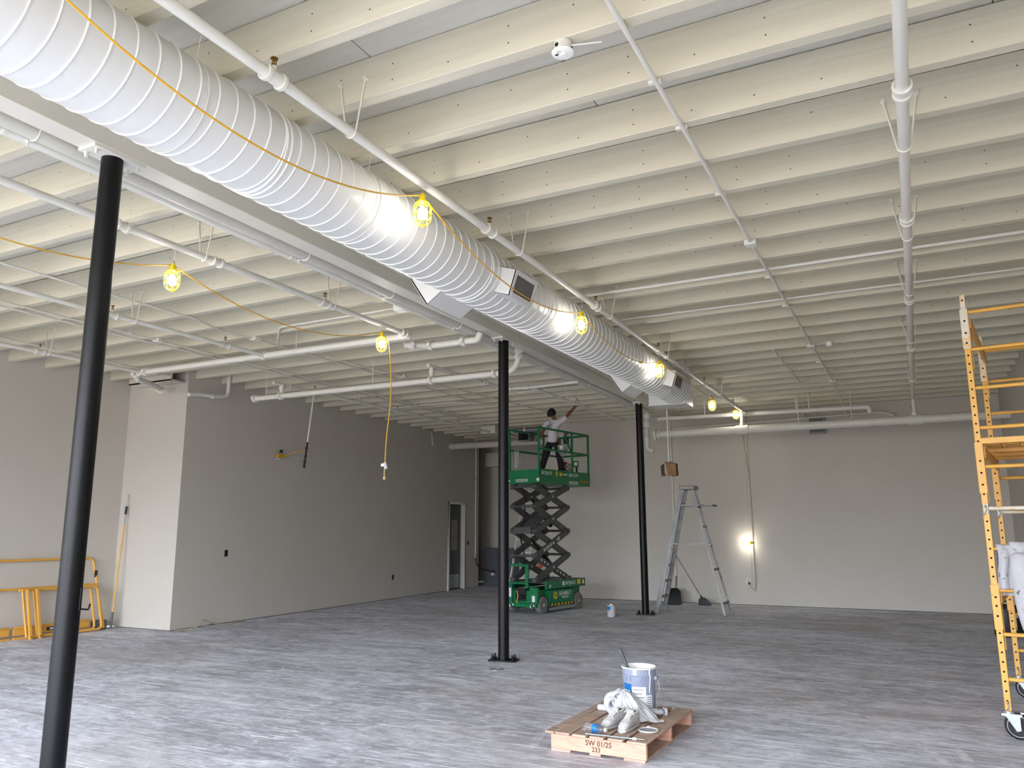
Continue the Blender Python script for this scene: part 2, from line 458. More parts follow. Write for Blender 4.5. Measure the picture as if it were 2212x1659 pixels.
def m_concrete():
    t = NT('dusty_concrete')
    P = t.coord()
    def c3(v): return (v, v, v)
    base = t.ramp(t.noise(P, .30, 6, .62, .9), [(.30, lin('8f8d8d')), (.48, lin('a9aab0')), (.68, lin('c3c5cd'))])
    # broad trowel sweeps, then finer streaks in two directions
    w = t.noise(t.coord((.6, 1.6, 1), (0, 0, math.radians(-33))), .9, 9, .7, 1.4)
    base = t.mix(t.ramp(w, [(.40, c3(.55)), (.50, c3(0))]), base, lin('7f7f86'))
    base = t.mix(t.ramp(w, [(.50, c3(0)), (.66, c3(.75))]), base, lin('d6d8de'))
    s1 = t.noise(t.coord((.75, 2.3, 1), (0, 0, math.radians(-38))), 4.0, 9, .74, 1.3)
    base = t.mix(t.ramp(s1, [(.50, c3(0)), (.63, c3(.7))]), base, lin('dcdde3'))
    base = t.mix(t.ramp(s1, [(.36, c3(.6)), (.46, c3(0))]), base, lin('77777d'))
    s2 = t.noise(t.coord((.8, 2.9, 1), (0, 0, math.radians(-24))), 4.4, 9, .76, 1.8)
    base = t.mix(t.ramp(s2, [(.55, c3(0)), (.67, c3(.6))]), base, lin('6f7076'))
    fz = t.noise(P, 5.5, 10, .72, .6)
    base = t.mix(t.ramp(fz, [(.36, c3(.5)), (.47, c3(0))]), base, lin('84848b'))
    base = t.mix(t.ramp(fz, [(.53, c3(0)), (.66, c3(.5))]), base, lin('dcdde2'))
    # smoother brownish worn zones
    z = t.noise(P, .45, 3)
    base = t.mix(t.ramp(z, [(.50, c3(0)), (.66, c3(.45))]), base, lin('a1978f'))
    # fine white scratches
    for rz, sc, lo, c in ((-40, (.22, 9, 1), .585, 'eceded'), (24, (.22, 11, 1), .625, 'e6e7ea'), (-75, (.25, 11, 1), .635, 'e6e7ea'), (-28, (.22, 13, 1), .60, 'eceded'), (-52, (.2, 8, 1), .615, 'eceded')):
        n = t.noise(t.coord(sc, (0, 0, math.radians(rz))), 4.5, 9, .72, .6)
        base = t.mix(t.ramp(n, [(lo, c3(0)), (lo + .025, c3(.9))]), base, lin(c))
    # dark gouges
    n = t.noise(t.coord((1.0, 5.5, 1), (0, 0, math.radians(-38))), 3.4, 9, .78, 1.2)
    base = t.mix(t.ramp(n, [(.62, c3(0)), (.68, c3(.8))]), base, lin('4e4e53'))
    # splashes of dried white paint
    n = t.noise(t.coord((1, 2.5, 1), (0, 0, .2)), 1.7, 8, .6)
    base = t.mix(t.ramp(n, [(.70, c3(0)), (.715, c3(1))]), base, lin('f0f0ee'))
    sx = t.node('ShaderNodeSeparateXYZ'); t.l.new(P, sx.inputs[0])
    X, Y = sx.outputs[0], sx.outputs[1]
    brk = t.noise(t.coord(), 9, 6, .7)
    msk = t.ramp(t.noise(P, .9, 2), [(.46, c3(0)), (.58, c3(1))])
    # curved scuffs from turning wheels
    for cx, cy, R, wd, amp in ((-1.35, 6.75, 1.55, .04, .6), (-1.42, 6.45, 1.50, .035, .6), (-3.2, 6.2, 2.1, .010, .6), (-.6, 3.0, 4.6, .008, .5)):
        dx = t.math('SUBTRACT', X, cx); dy = t.math('SUBTRACT', Y, cy)
        d = t.math('SQRT', t.math('ADD', t.math('MULTIPLY', dx, dx), t.math('MULTIPLY', dy, dy)))
        d = t.math('ADD', d, t.math('MULTIPLY', t.math('SUBTRACT', brk, .5), .06))
        k = t.math('LESS_THAN', t.math('ABSOLUTE', t.math('SUBTRACT', d, R)), wd)
        k = t.math('MULTIPLY', t.math('MULTIPLY', k, amp), t.math('MULTIPLY', t.ramp(brk, [(.42, c3(0)), (.6, c3(1))]), msk))
        base = t.mix(k, base, lin('dcdde0'))
    # lug tracks of a lift's tyres
    for ang, off, wd in ((-38, .40, .10), (-38, 1.22, .10), (-31, 2.15, .08)):
        a = math.radians(ang)
        u = t.math('ADD', t.math('MULTIPLY', X, math.cos(a)), t.math('MULTIPLY', Y, math.sin(a)))
        v = t.math('SUBTRACT', t.math('ADD', t.math('MULTIPLY', X, -math.sin(a)), t.math('MULTIPLY', Y, math.cos(a))), off)
        v = t.math('ADD', v, t.math('MULTIPLY', t.math('SUBTRACT', brk, .5), .05))
        inb = t.math('LESS_THAN', t.math('ABSOLUTE', v), wd)
        ch = t.math('SUBTRACT', t.math('FRACT', t.math('ADD', t.math('MULTIPLY', u, 15), t.math('MULTIPLY', t.math('ABSOLUTE', v), 12))), .5)
        lug = t.math('LESS_THAN', t.math('ABSOLUTE', ch), .2)
        k = t.math('MULTIPLY', t.math('MULTIPLY', inb, lug), t.math('MULTIPLY', t.ramp(brk, [(.36, c3(0)), (.6, c3(1))]), t.ramp(t.noise(P, .8, 3), [(.40, c3(0)), (.56, c3(.55))])))
        base = t.mix(k, base, lin('77777c'))
    # saw cut
    k = t.math('LESS_THAN', t.math('ABSOLUTE', t.math('SUBTRACT', Y, 8.2)), .005)
    base = t.mix(t.math('MULTIPLY', k, .5), base, lin('cfd0d3'))
    base = t.mix(1.0, base, (1.30, 1.30, 1.35, 1), 'MULTIPLY')
    t.set('Base Color', base)
    t.set('Roughness', t.ramp(s1, [(.3, c3(.6)), (.7, c3(.8))]))
    t.bump(t.math('ADD', s1, t.noise(P, 45, 3)), .18, .006)
    return t.m
M['concrete'] = m_concrete()

def m_emit(name, col, s):
    t = NT(name); t.set('Base Color', (1, 1, 1, 1)); t.set('Emission Color', col); t.set('Emission Strength', s); return t.m
M['bulb'] = m_emit('lit_lamp', (1.0, .955, .86, 1), LAMP)

def m_clear(name, col, rough=.05):
    t = NT(name); t.set('Base Color', col); t.set('Roughness', rough); t.set('Transmission Weight', .92); t.set('IOR', 1.25); return t.m
M['bottle'] = m_clear('clear_plastic', (.93, .96, 1, 1))

def m_pane():
    t = NT('window_glass'); tr = t.node('ShaderNodeBsdfTransparent'); gl = t.node('ShaderNodeBsdfGlossy'); mx = t.node('ShaderNodeMixShader')
    gl.inputs['Roughness'].default_value = .02; mx.inputs[0].default_value = .04
    t.l.new(tr.outputs[0], mx.inputs[1]); t.l.new(gl.outputs[0], mx.inputs[2])
    t.l.new(mx.outputs[0], t.n['Material Output'].inputs[0]); return t.m
M['pane'] = m_pane()

def m_check(name, a, b, sc):
    t = NT(name); c = t.node('ShaderNodeTexChecker'); c.inputs['Scale'].default_value = sc
    c.inputs['Color1'].default_value = lin(a); c.inputs['Color2'].default_value = lin(b)
    t.l.new(t.coord(), c.inputs['Vector']); t.set('Base Color', c.outputs[0]); t.set('Roughness', .7); return t.m
M['boxprint'] = m_check('spotted_print', 'd9d2c8', '5b3038', 22)
# ------------------------------------------------------------------ room shell
JB, DK = 4.36, 4.65            # underside of joists, underside of deck
XR, XL0 = 1.72, -12.85         # right wall, recessed front part of the left wall
YB = 18.45                     # back wall
XB = -8.45                     # where the back wall stops and the service corner opens
def xleft(y): return -11.33 - (y - 9.55) * 0.0458
def pris(poly, z0, z1, mb=None):
    mb = mb or MB()
    return mb.prism([(x, y, z0) for x, y in poly], (0, 0, z1 - z0))

struct('floor', MB().b2((-13.3, -4.4, -.12), (2.1, 23.2, 0)), M['concrete'])
ceiling = struct('ceiling', MB().b2((-13.3, -4.4, 4.685), (2.1, 23.2, 4.9)), M['deck'])

# deck sheets in running bond, a dark gap between them, their edges over the joists
def sheet_mesh(w):
    me = bpy.data.meshes.new('deck_panel')
    mb = MB().b2((.004, .003, 0), (w - .004, 1.216 - .003, .019))
    me.from_pydata([tuple(p) for p in mb.v], [], mb.f); clean_mesh(me); me.materials.append(M['deck']); return me
full = sheet_mesh(2.44)
y = 4.855 + .043 - 1.216 * 7; row = 0
while y < 22.9:
    x = -14.2 + (1.22 if row % 2 else 0) + (row * .37) % .5
    while x < 1.95:
        if x + 2.44 < 2.05 or True:
            a = max(x, -13.2); b = min(x + 2.44, 2.0)
            if b - a > .2:
                o = bpy.data.objects.new('deck_panel', full if b - a > 2.43 else sheet_mesh(b - a))
                o.location = (a, y, DK + random.uniform(0, .003)); COL.objects.link(o); o.parent = ceiling
        x += 2.44
    y += 1.216; row += 1

# joists: 4x12 at 608 mm, one set each side of the main beam
def beam_x(y): return -4.80 - .0075 * y
JT = .086
def joist_mesh(L):
    me = bpy.data.meshes.new('joist')
    mb = MB().b2((0, 0, 0), (L, JT, DK - JB - .006))
    me.from_pydata([tuple(p) for p in mb.v], [], mb.f); clean_mesh(me, bevel=.004); me.materials.append(M['joist']); return me
jm = {}
n = -14
while True:
    y = 4.855 + .608 * n
    if y > 22.6: break
    if y > -3.9:
        bx = beam_x(y)
        segs = [(bx + .215, XR)] if y < YB - .1 else []
        segs.append(((XL0 if y < 9.4 else xleft(y)), bx - .095))
        if y >= YB - .1: segs = [((xleft(y) if y < 20.95 else -13.2), XB)]
        for a, b in segs:
            L = round(b - a, 2)
            if L not in jm: jm[L] = joist_mesh(L)
            o = bpy.data.objects.new('joist', jm[L])
            o.location = (b - L if a < -5 else a, y, JB + random.uniform(-.004, .004)); COL.objects.link(o); o.parent = ceiling
    n += 1

# main beam
mb = MB()
mb.prism([(beam_x(-4.2) - .0925, -4.2, 4.25), (beam_x(-4.2) + .0925, -4.2, 4.25), (beam_x(YB) + .0925, YB, 4.25), (beam_x(YB) - .0925, YB, 4.25)], (0, 0, .398))
mb.prism([(beam_x(-4.2) + .0925, -4.2, 4.376), (beam_x(-4.2) + .213, -4.2, 4.376), (beam_x(YB) + .213, YB, 4.376), (beam_x(YB) + .0925, YB, 4.376)], (0, 0, .272))
struct('main_beam', mb, M['beam'], bevel=.006)

# walls
DOOR = (19.12, 20.14, 2.46)
mb = MB()
mb.b2((XL0 - .2, -4.2, .012), (XL0, 9.55, DK))                                      # recessed front part
pris([(XL0, 9.55), (xleft(9.55), 9.55), (xleft(9.75), 9.75), (XL0, 9.75)], .012, DK, mb)   # return facing the windows
def lw(y0, y1, z0, z1): pris([(xleft(y0), y0), (xleft(y1), y1), (xleft(y1) - .2, y1), (xleft(y0) - .2, y0)], z0, z1, mb)
lw(9.75, DOOR[0], .012, DK); lw(DOOR[0], DOOR[1], DOOR[2], DK); lw(DOOR[1], 21.03, .012, DK); mb.b2((-13.3, 20.83, .012), (xleft(20.9) - .19, 21.03, DK))
struct('wall_left', mb, M['wall'])
mb = MB()
mb.b2((XB, YB, .012), (XR + .2, YB + .2, DK))
mb.b2((XB, YB + .2, .012), (XB + .2, 22.3, DK))
mb.b2((-11.95, 22.1, .012), (XB + .2, 22.3, DK))
mb.b2((-12.15, 22.3, .012), (-11.95, 22.9, DK))
mb.b2((-13.3, 22.8, .012), (-11.95, 23.0, DK))
mb.b2((-13.3, 21.0, .012), (-13.1, 22.9, DK))
struct('wall_back', mb, M['wall'])
struct('wall_right', MB().b2((XR, -4.2, .012), (XR + .2, YB, DK)), M['wall'])
mb = MB(); xs = [XL0 - .2] + [q for w in WIN for q in w] + [XR + .2]
for i in range(0, len(xs), 2): mb.b2((xs[i], FY - .2, 0), (xs[i + 1], FY, DK))
for a, b in WIN: mb.b2((a, FY - .2, 0), (b, FY, WZ0)); mb.b2((a, FY - .2, WZ1), (b, FY, DK))
struct('wall_front', mb, M['wall'])
for i, (a, b) in enumerate(WIN):
    mb = MB(); k = 4
    for j in range(k + 1):
        x = a + .03 + (b - a - .06) * j / k
        mb.b2((x - .03, FY - .14, WZ0), (x + .03, FY - .06, WZ1))
    for z in (WZ0 + .03, WZ1 - .03, 2.4): mb.b2((a, FY - .14, z - .03), (b, FY - .06, z + .03))
    w = struct('window_%d' % (i + 1), mb, M['galv'])
    for j in range(k):
        x0 = a + .03 + (b - a - .06) * j / k; x1 = a + .03 + (b - a - .06) * (j + 1) / k
        build('pane', MB().b2((x0, FY - .102, WZ0 + .03), (x1, FY - .098, WZ1 - .03)), M['pane'], w)
# dark strips that colour in the shadow of the gap under the boards
struct('gap_shade_left', pris([(xleft(9.75) - .03, 9.58), (xleft(21) - .03, 21), (xleft(21) - .2, 21), (xleft(9.75) - .2, 9.58)], 0, .012), M['wall_edge'])
struct('gap_shade_back', MB().b2((XB, YB + .03, 0), (XR, YB + .2, .012)), M['wall_edge'])

# door in the left wall
d = bpy.data.objects.new('door_1', None); COL.objects.link(d); d['kind'] = 'structure'
d.location = (xleft(19.6), 19.6, 0)
y0, y1, zt = DOOR
def xw(y, k): return xleft(y) + k
mb = MB()
for ya, yb, za, zb in ((y0, y0 + .06, 0, zt), (y1 - .06, y1, 0, zt), (y0, y1, zt - .06, zt)):
    pris([(xw(ya, .035), ya), (xw(yb, .035), yb), (xw(yb, -.2), yb), (xw(ya, -.2), ya)], za, zb, mb)
build('door_frame', mb, M['offwhite'], d, bevel=.004)
leaf = build('door_leaf', pris([(xw(y0 + .06, -.11), y0 + .06), (xw(y1 - .06, -.11), y1 - .06), (xw(y1 - .06, -.155), y1 - .06), (xw(y0 + .06, -.155), y0 + .06)], .012, zt - .06), M['doorleaf'], d)
build('door_window', pris([(xw(19.5, -.105), 19.5), (xw(19.86, -.105), 19.86), (xw(19.86, -.112), 19.86), (xw(19.5, -.112), 19.5)], 1.1, 1.95), mat('door_glass', '8f8478', .25), leaf)
build('kick_plate', pris([(xw(19.3, -.106), 19.3), (xw(20.0, -.106), 20.0), (xw(20.0, -.112), 20.0), (xw(19.3, -.112), 19.3)], .05, .42), M['galv'], leaf)
build('door_sign', pris([(xw(19.27, -.104), 19.27), (xw(19.42, -.104), 19.42), (xw(19.42, -.112), 19.42), (xw(19.27, -.112), 19.27)], 1.86, 2.06), M['dark'], leaf)
mb = MB()
for k in range(4): pris([(xw(19.285, -.1025), 19.285), (xw(19.405, -.1025), 19.405), (xw(19.405, -.1045), 19.405), (xw(19.285, -.1045), 19.285)], 1.89 + k * .04, 1.905 + k * .04, mb)
build('sign_print', mb, M['cabinet'], leaf)

# ------------------------------------------------------------------ steel posts
def post(label, x, y, hook=False):
    t = thing('support_post', label, 'post', (x, y, 0), 0, 'black steel posts under the main beam')
    build('shaft', MB().cyl((x, y, .022), (x, y, 4.226), .0715, 32), M['black'], t)
    build('base_plate', MB().box((x, y, .012), (.36, .2, .02), Matrix.Rotation(.12, 3, 'Z')), M['black'], t, bevel=.003)
    build('cap_plate', MB().b2((x - .09, y - .2, 4.226), (x + .09, y + .2, 4.25)), M['pipe'], t, bevel=.003)
    for sx, sy in ((-.14, .03), (.14, -.03), (-.13, -.06), (.13, .06)):
        mb = MB().cyl((x + sx, y + sy, .022), (x + sx, y + sy, .05), .022, 6).cyl((x + sx, y + sy, .05), (x + sx, y + sy, .085), .011, 10)
        build('anchor_bolt', mb, M['black'], t)
    for sx, sy in ((-.055, -.16), (.055, -.16), (-.055, .16), (.055, .16)):
        build('cap_bolt', MB().cyl((x + sx, y + sy, 4.226), (x + sx, y + sy, 4.19), .014, 6), M['pipe'], t)
    if hook:
        mb = MB().tube([(x + .055, y + .028, 1.17), (x + .114, y + .058, 1.165), (x + .122, y + .062, 1.20)], .006, 6).bar((x + .064, y + .032, 1.16), (x + .064, y + .032, 1.3), .02, .012, (.89, .45, 0))
        build('cable_hook', mb, M['black'], t)
post('black steel post nearest the camera, cut by the bottom edge, small hook on its side', beam_x(3.28), 3.28, True)
post('black steel post in the middle, bolted to the floor beside a round metal cover', beam_x(9.315), 9.315)
post('black steel post farthest back, in front of the aluminium step ladder', beam_x(15.48), 15.48)

c = thing('cleanout_cover', 'round metal floor cover in front of the middle black post', 'floor cover', (-4.66, 8.72, 0))
build('rim_ring', MB().ring((-4.66, 8.72, 0), (-4.66, 8.72, .008), .085, .07, 28), M['galv'], c)
build('lid', MB().cyl((-4.66, 8.72, 0), (-4.66, 8.72, .005), .07, 28), mat('scuffed_cover', 'a9a5a0', .5, .3, .12, 30), c)

# ------------------------------------------------------------------ spiral duct
def dax(y):
    k = (y - 2.0) / 10.7
    return V3((-3.573 + .166 * k, y, 4.042 - .046 * k))
DR = .285; DY0, DY1 = -3.6, 12.72
duct = thing('spiral_duct', 'large white spiral duct under the joists beside the main beam', 'duct', tuple(dax(7)))
ys = [DY0 + (DY1 - DY0) * i / 40 for i in range(41)]
build('duct_tube', MB().tube([dax(q) for q in ys], DR, 64), M['duct'], duct)
pitch = .130; pts = []; turns = (DY1 - DY0) / pitch; N = int(turns * 40)
for i in range(N + 1):
    y = DY0 + (DY1 - DY0) * i / N; a = 2 * PI * (y - 2.003) / pitch + 1.3 * PI
    pts.append(dax(y) + V3((math.cos(a), 0, math.sin(a))) * (DR + .001))
build('spiral_seam', MB().tube(pts, .0058, 6), M['seam'], duct)
for y in (3.36, 3.40, 5.98, 7.2, 7.27):
    build('duct_joint', MB().tube([dax(y) + V3((math.cos(2 * PI * i / 64), 0, math.sin(2 * PI * i / 64))) * (DR + .002) for i in range(64)], .0075, 6, True), M['seam'], duct)
def strap(y, s=1):
    c = dax(y)
    pts = [c + V3((-.03, 0, DR * .1 + .55)), c + V3((-DR - .006, 0, .12))]
    pts = [V3((c.x + .20, y, 4.5))] + [c + V3((math.cos(a), 0, math.sin(a))) * (DR + .006) for a in [PI * .30 - i * 2 * PI / 48 for i in range(0, 34)]] + [V3((c.x - .22, y, 4.5))]
    build('hanger_wire', MB().tube(pts, .003, 6), M['pipe'], duct)
for y in (2.75, 4.3, 5.8, 7.35, 9.0, 10.5, 11.9): strap(y)
# supply registers, pointing out and slightly down on both sides
def register(yc, side, L=.46, H=.25, ang=-18):
    c = dax(yc); a = math.radians(ang if side > 0 else 180 - ang)
    n = V3((math.cos(a), 0, math.sin(a))); u = V3((-math.sin(a), 0, math.cos(a)))
    if u.z < 0: u = -u
    yv = V3((0, 1, 0)); d0, d1 = DR * .8, DR + .135
    mb = MB()
    def P(d, s, t): return c + n * d + yv * s + u * t
    hl, hh = L / 2, H / 2; w = .02
    mb.prism([P(d0, -hl, -hh), P(d1, -hl, -hh), P(d1, -hl, hh), P(d0, -hl, hh)], yv * .004)
    mb.prism([P(d0, hl, -hh), P(d1, hl, -hh), P(d1, hl, hh), P(d0, hl, hh)], -yv * .004)
    mb.prism([P(d0, -hl, -hh), P(d1, -hl, -hh), P(d1, hl, -hh), P(d0, hl, -hh)], u * .004)
    mb.prism([P(d0, -hl, hh), P(d1, -hl, hh), P(d1, hl, hh), P(d0, hl, hh)], -u * .004)
    r = build('register', mb, M['duct'], duct)
    mb = MB(); b = .04
    for s0, s1, t0, t1 in ((-hl, -hl + b, -hh, hh), (hl - b, hl, -hh, hh), (-hl + b, hl - b, -hh, -hh + b), (-hl + b, hl - b, hh - b, hh)):
        mb.prism([P(d1 - .012, s0, t0), P(d1 - .012, s1, t0), P(d1 - .012, s1, t1), P(d1 - .012, s0, t1)], n * .016)
    build('register_frame', mb, M['duct'], r)
    build('register_shade', MB().prism([P(d1 - .07, -hl + .01, -hh + .01), P(d1 - .07, hl - .01, -hh + .01), P(d1 - .07, hl - .01, hh - .01), P(d1 - .07, -hl + .01, hh - .01)], n * .004), M['dark'], r)  # dark sheet standing for the shade behind the louvres
    for k in range(15):
        s = -hl + b + (L - 2 * b) * (k + .5) / 15
        o = build('louvre', MB().prism([P(d1 - .035, s - .003, -hh + b), P(d1 - .002, s + .003, -hh + b), P(d1 - .002, s + .007, -hh + b), P(d1 - .035, s + .001, -hh + b)], u * (H - 2 * b)), M['grill'], r)
    for s in (-.2, .2): build('register_screw', MB().sphere(P(d1 + .003, s, -hh + .015), .007, 8, 5), M['seam'], r)
register(6.36, 1); register(6.0, -1, .58, .32, ang=-34); register(11.55, 1); register(11.1, -1, .58, .32, ang=-34)
# end plenum
px0, px1, py0, py1, pz0 = -3.86, -3.235, 12.70, 13.22, 3.722
mb = MB().b2((px0, py0, pz0), (px1, py1, 4.60))
pl = build('plenum', mb, M['duct'], duct, bevel=.006)
build('plenum_flange', MB().b2((px1 - .004, py0 - .008, pz0 - .006), (px1 + .006, py0 + .02, 4.6)).b2((px0 - .006, py0 - .008, pz0 - .008), (px1 + .006, py0 + .02, pz0 + .004)), M['duct'], pl)

# ------------------------------------------------------------------ pipes under the ceiling
def u_hanger(parent, x, y, z, r, half=.1, top=4.5):
    yj = y - .008
    pts = [(x - half, yj, top), (x - r - .006, yj, z)] + [(x + (r + .006) * math.cos(a), yj, z + (r + .006) * math.sin(a)) for a in [PI + PI * i / 8 for i in range(1, 8)]] + [(x + r + .006, yj, z), (x + half, yj, top)]
    h = build('pipe_hanger', MB().tube(pts, .0058, 6), M['pipe'], parent)
    for s in (-1, 1): build('hanger_eye', MB().cyl((x + s * half, yj + .012, top), (x + s * half, yj - .008, top), .016, 10), M['pipe'], h)
def joint(parent, p, d, r, L=.11):
    p = V3(p); d = V3(d).normalized()
    mb = MB().cyl(p - d * L / 2, p + d * L / 2, r * 1.22, 16)
    mb.ring(p - d * (L / 2), p - d * (L / 2 - .022), r * 1.55, r, 16).ring(p + d * (L / 2 - .022), p + d * (L / 2), r * 1.55, r, 16)
    build('coupling', mb, M['pipe'], parent)
def head(parent, p, r, up=1, m='brass'):
    x, y, z = p
    mb = MB().cyl((x, y, z + up * r * .6), (x, y, z + up * (r + .035)), r * .55, 12)
    h = build('sprinkler_head', mb, M['pipe'], parent)
    z0 = z + up * (r + .035)
    fr = MB().cyl((x, y, z0), (x, y, z0 + up * .012), .014, 8)
    for s in (-1, 1): fr.tube([(x + s * .013, y, z0), (x + s * .017, y, z0 + up * .022), (x + s * .006, y, z0 + up * .048)], .0035, 6)
    fr.cyl((x, y, z0 + up * .012), (x, y, z0 + up * .04), .004, 6)
    fr.cyl((x, y, z0 + up * .046), (x, y, z0 + up * .050), .022, 14)
    build('deflector', fr, M[m], h)
def run(label, cat, p0, p1, r, joints=(), heads=(), hangers=(), group=None, name='sprinkler_pipe', m='pipe', half=.1):
    p0 = V3(p0); p1 = V3(p1)
    t = thing(name, label, cat, tuple(p0), 0, group)
    build('pipe', MB().cyl(p0, p1, r, 20), M[m], t)
    d = p1 - p0
    def at(y): return p0 + d * ((y - p0.y) / d.y)
    for y in joints: joint(t, at(y), d, r)
    for y in heads: joint(t, at(y), d, r, .14); head(t, at(y), r)
    for y in hangers:
        k = round((y - 4.855) / .608); yj = 4.855 + .608 * k
        u_hanger(t, at(yj).x, yj, at(yj).z, r, half)
    return t
G1 = 'sprinkler pipes hung under the ceiling'
p1 = run('white sprinkler pipe right of the big duct, carrying the right string of lamps', 'pipe', (-2.95, -3.5, 4.15), (-3.08, 16.75, 4.15), .032,
    joints=(12.1,), heads=(.4, 2.94, 5.5, 8.05, 10.58, 13.4, 15.9), hangers=(.8, 3.71, 6.22, 8.74, 11.23, 14.4), group=G1)
r2 = run('straight white pipe at upper right running to the back header', 'pipe', (.135, -3.5, 4.15), (.165, 16.75, 4.15), .036,
    joints=(4.7, 6.85, 9.4, 12.0, 14.6), hangers=(2.2, 5.5, 7.4, 9.35, 11.8, 14.6), group=G1)
l1 = run('white sprinkler pipe on the left carrying the left string of caged lamps', 'pipe', (-5.70, -3.5, 4.15), (-5.66, 8.2, 4.15), .032,
    joints=(4.0, 5.0, 8.05), heads=(1.6, 6.53), hangers=(2.4, 4.84, 6.8), group=G1)
l2 = run('thin white sprinkler pipe crossing behind the nearest post, mid left', 'pipe', (-8.2, -3.5, 4.15), (-8.2, 8.3, 4.15), .028,
    joints=(), heads=(3.3, 5.76, 7.47), hangers=(3.4, 6.17), group=G1)
l3 = run('white sprinkler pipe close to the left wall', 'pipe', (-10.8, -3.5, 4.15), (-10.82, 8.2, 4.15), .028,
    joints=(), heads=(4.1, 6.55), hangers=(4.4, 6.84), group=G1)

# cross main joining the left sprinkler pipes, and the larger one behind it
def groove(parent, p, d, r):
    # grooved coupling: a split ring with two bolted ears
    p = V3(p); d = V3(d).normalized(); x, y, _ = frame(d)
    c = build('grooved_coupling', MB().ring(p - d * .028, p + d * .028, r * 1.5, r * .95, 18), M['pipe'], parent)
    for s in (-1, 1):
        q = p + x * (s * r * 1.62)
        build('coupling_ear', MB().bar(q - x * (.016 * s), q + x * (.016 * s), .05, .05, d), M['pipe'], c, bevel=.004)
        build('coupling_bolt', MB().cyl(q - y * .045 + x * s * .006, q + y * .045 + x * s * .006, .008, 8), M['pipe'], c)
def cross(label, pts, r, flanges=(), group='cross mains under the left ceiling', fil=.12):
    t = thing('cross_main', label, 'pipe', pts[0], 0, group)
    build('pipe', MB().tube(fillet(pts, fil), r, 16), M['pipe'], t)
    for p, d in flanges:
        groove(t, p, d, r)
    return t
c1 = cross('white pipe across the left ceiling joining three sprinkler pipes', [(-11.75, 9.35, 4.13), (-11.1, 8.6, 4.05), (-10.98, 8.25, 4.06), (-10.9, 8.2, 4.15), (-5.66, 8.2, 4.15)], .045,
    [((-10.95, 8.2, 4.12), (1, .3, .4)), ((-10.7, 8.2, 4.15), (1, 0, 0)), ((-8.2, 8.2, 4.15), (1, 0, 0)), ((-6.05, 8.2, 4.15), (1, 0, 0)), ((-11.7, 9.28, 4.12), (-.65, .75, .08))])
build('drop_rod', MB().cyl((-7.6, 8.2, 4.19), (-7.6, 8.2, 4.649), .006, 8), M['pipe'], c1)
c1b = cross('short white pipe with flanged elbow left of the main beam', [(-6.0, 8.55, 4.14), (-5.75, 8.8, 4.15), (-4.98, 8.8, 4.15), (-4.95, 8.8, 4.24)], .045,
    [((-5.72, 8.8, 4.15), (1, 0, 0)), ((-5.2, 8.8, 4.15), (1, 0, 0)), ((-5.92, 8.62, 4.14), (.7, .7, 0))])
build('drop_rod', MB().cyl((-5.02, 8.8, 4.19), (-5.02, 8.8, 4.3), .006, 8), M['pipe'], c1b)
c2 = cross('lower white cross main below the left ceiling, capped at its left end', [(-10.25, 10.05, 3.95), (-5.25, 10.05, 3.95), (-5.08, 10.05, 3.98), (-5.0, 10.05, 4.12), (-5.0, 10.05, 4.26)], .045,
    [((-10.2, 10.05, 3.95), (1, 0, 0)), ((-9.6, 10.05, 3.95), (1, 0, 0)), ((-6.52, 10.05, 3.95), (1, 0, 0)), ((-5.4, 10.05, 3.95), (1, 0, 0)), ((-5.0, 10.05, 4.16), (0, 0, 1)), ((-5.0, 10.05, 4.25), (0, 0, 1))], fil=.14)
for x in (-9.6, -6.52):
    build('riser', MB().cyl((x, 10.05, 3.99), (x, 10.05, 4.16), .034, 14).ring((x, 10.05, 4.07), (x, 10.05, 4.11), .045, .03, 14), M['pipe'], c2)
for x in (-9.95, -7.65): build('drop_rod', MB().cyl((x, 10.05, 4.0), (x, 10.05, 4.649), .006, 8), M['pipe'], c2)
b1 = run('thin branch pipe running back from the left riser of the lower cross main', 'pipe', (-9.6, 9.85, 4.15), (-9.6, 18.2, 4.15), .026, joints=(10.2,), heads=(10.9, 13.5, 16.0), hangers=(12.4, 15.0), group='branch pipes over the left rear', name='branch_pipe')
b2 = run('thin branch pipe running back from the right riser of the lower cross main', 'pipe', (-6.52, 9.95, 4.17), (-6.4, 12.2, 4.17), .03, joints=(11.6, 12.1), hangers=(11.9,), group='branch pipes over the left rear', name='branch_pipe')
t = thing('branch_pipe', 'white pipe passing just in front of the raised arm of the worker', 'pipe', (-5.87, 12.3, 4.15), 0, 'branch pipes over the left rear')
build('pipe', MB().tube([(-6.4, 12.25, 4.15), (-5.86, 12.3, 4.15), (-4.98, 12.3, 4.17)], .026, 12), M['pipe'], t)
build('pipe', MB().cyl((-5.87, 12.3, 4.15), (-5.85, 17.2, 4.15), .024, 12), M['pipe'], t)
for p, d in (((-6.3, 12.27, 4.15), (1, 0, 0)), ((-5.98, 12.3, 4.15), (1, 0, 0)), ((-5.87, 12.42, 4.15), (0, 1, 0))): joint(t, p, d, .027)
u_hanger(t, -5.86, 4.855 + .608 * 15, 4.15, .024, .06); head(t, (-5.86, 14.4, 4.15), .024)

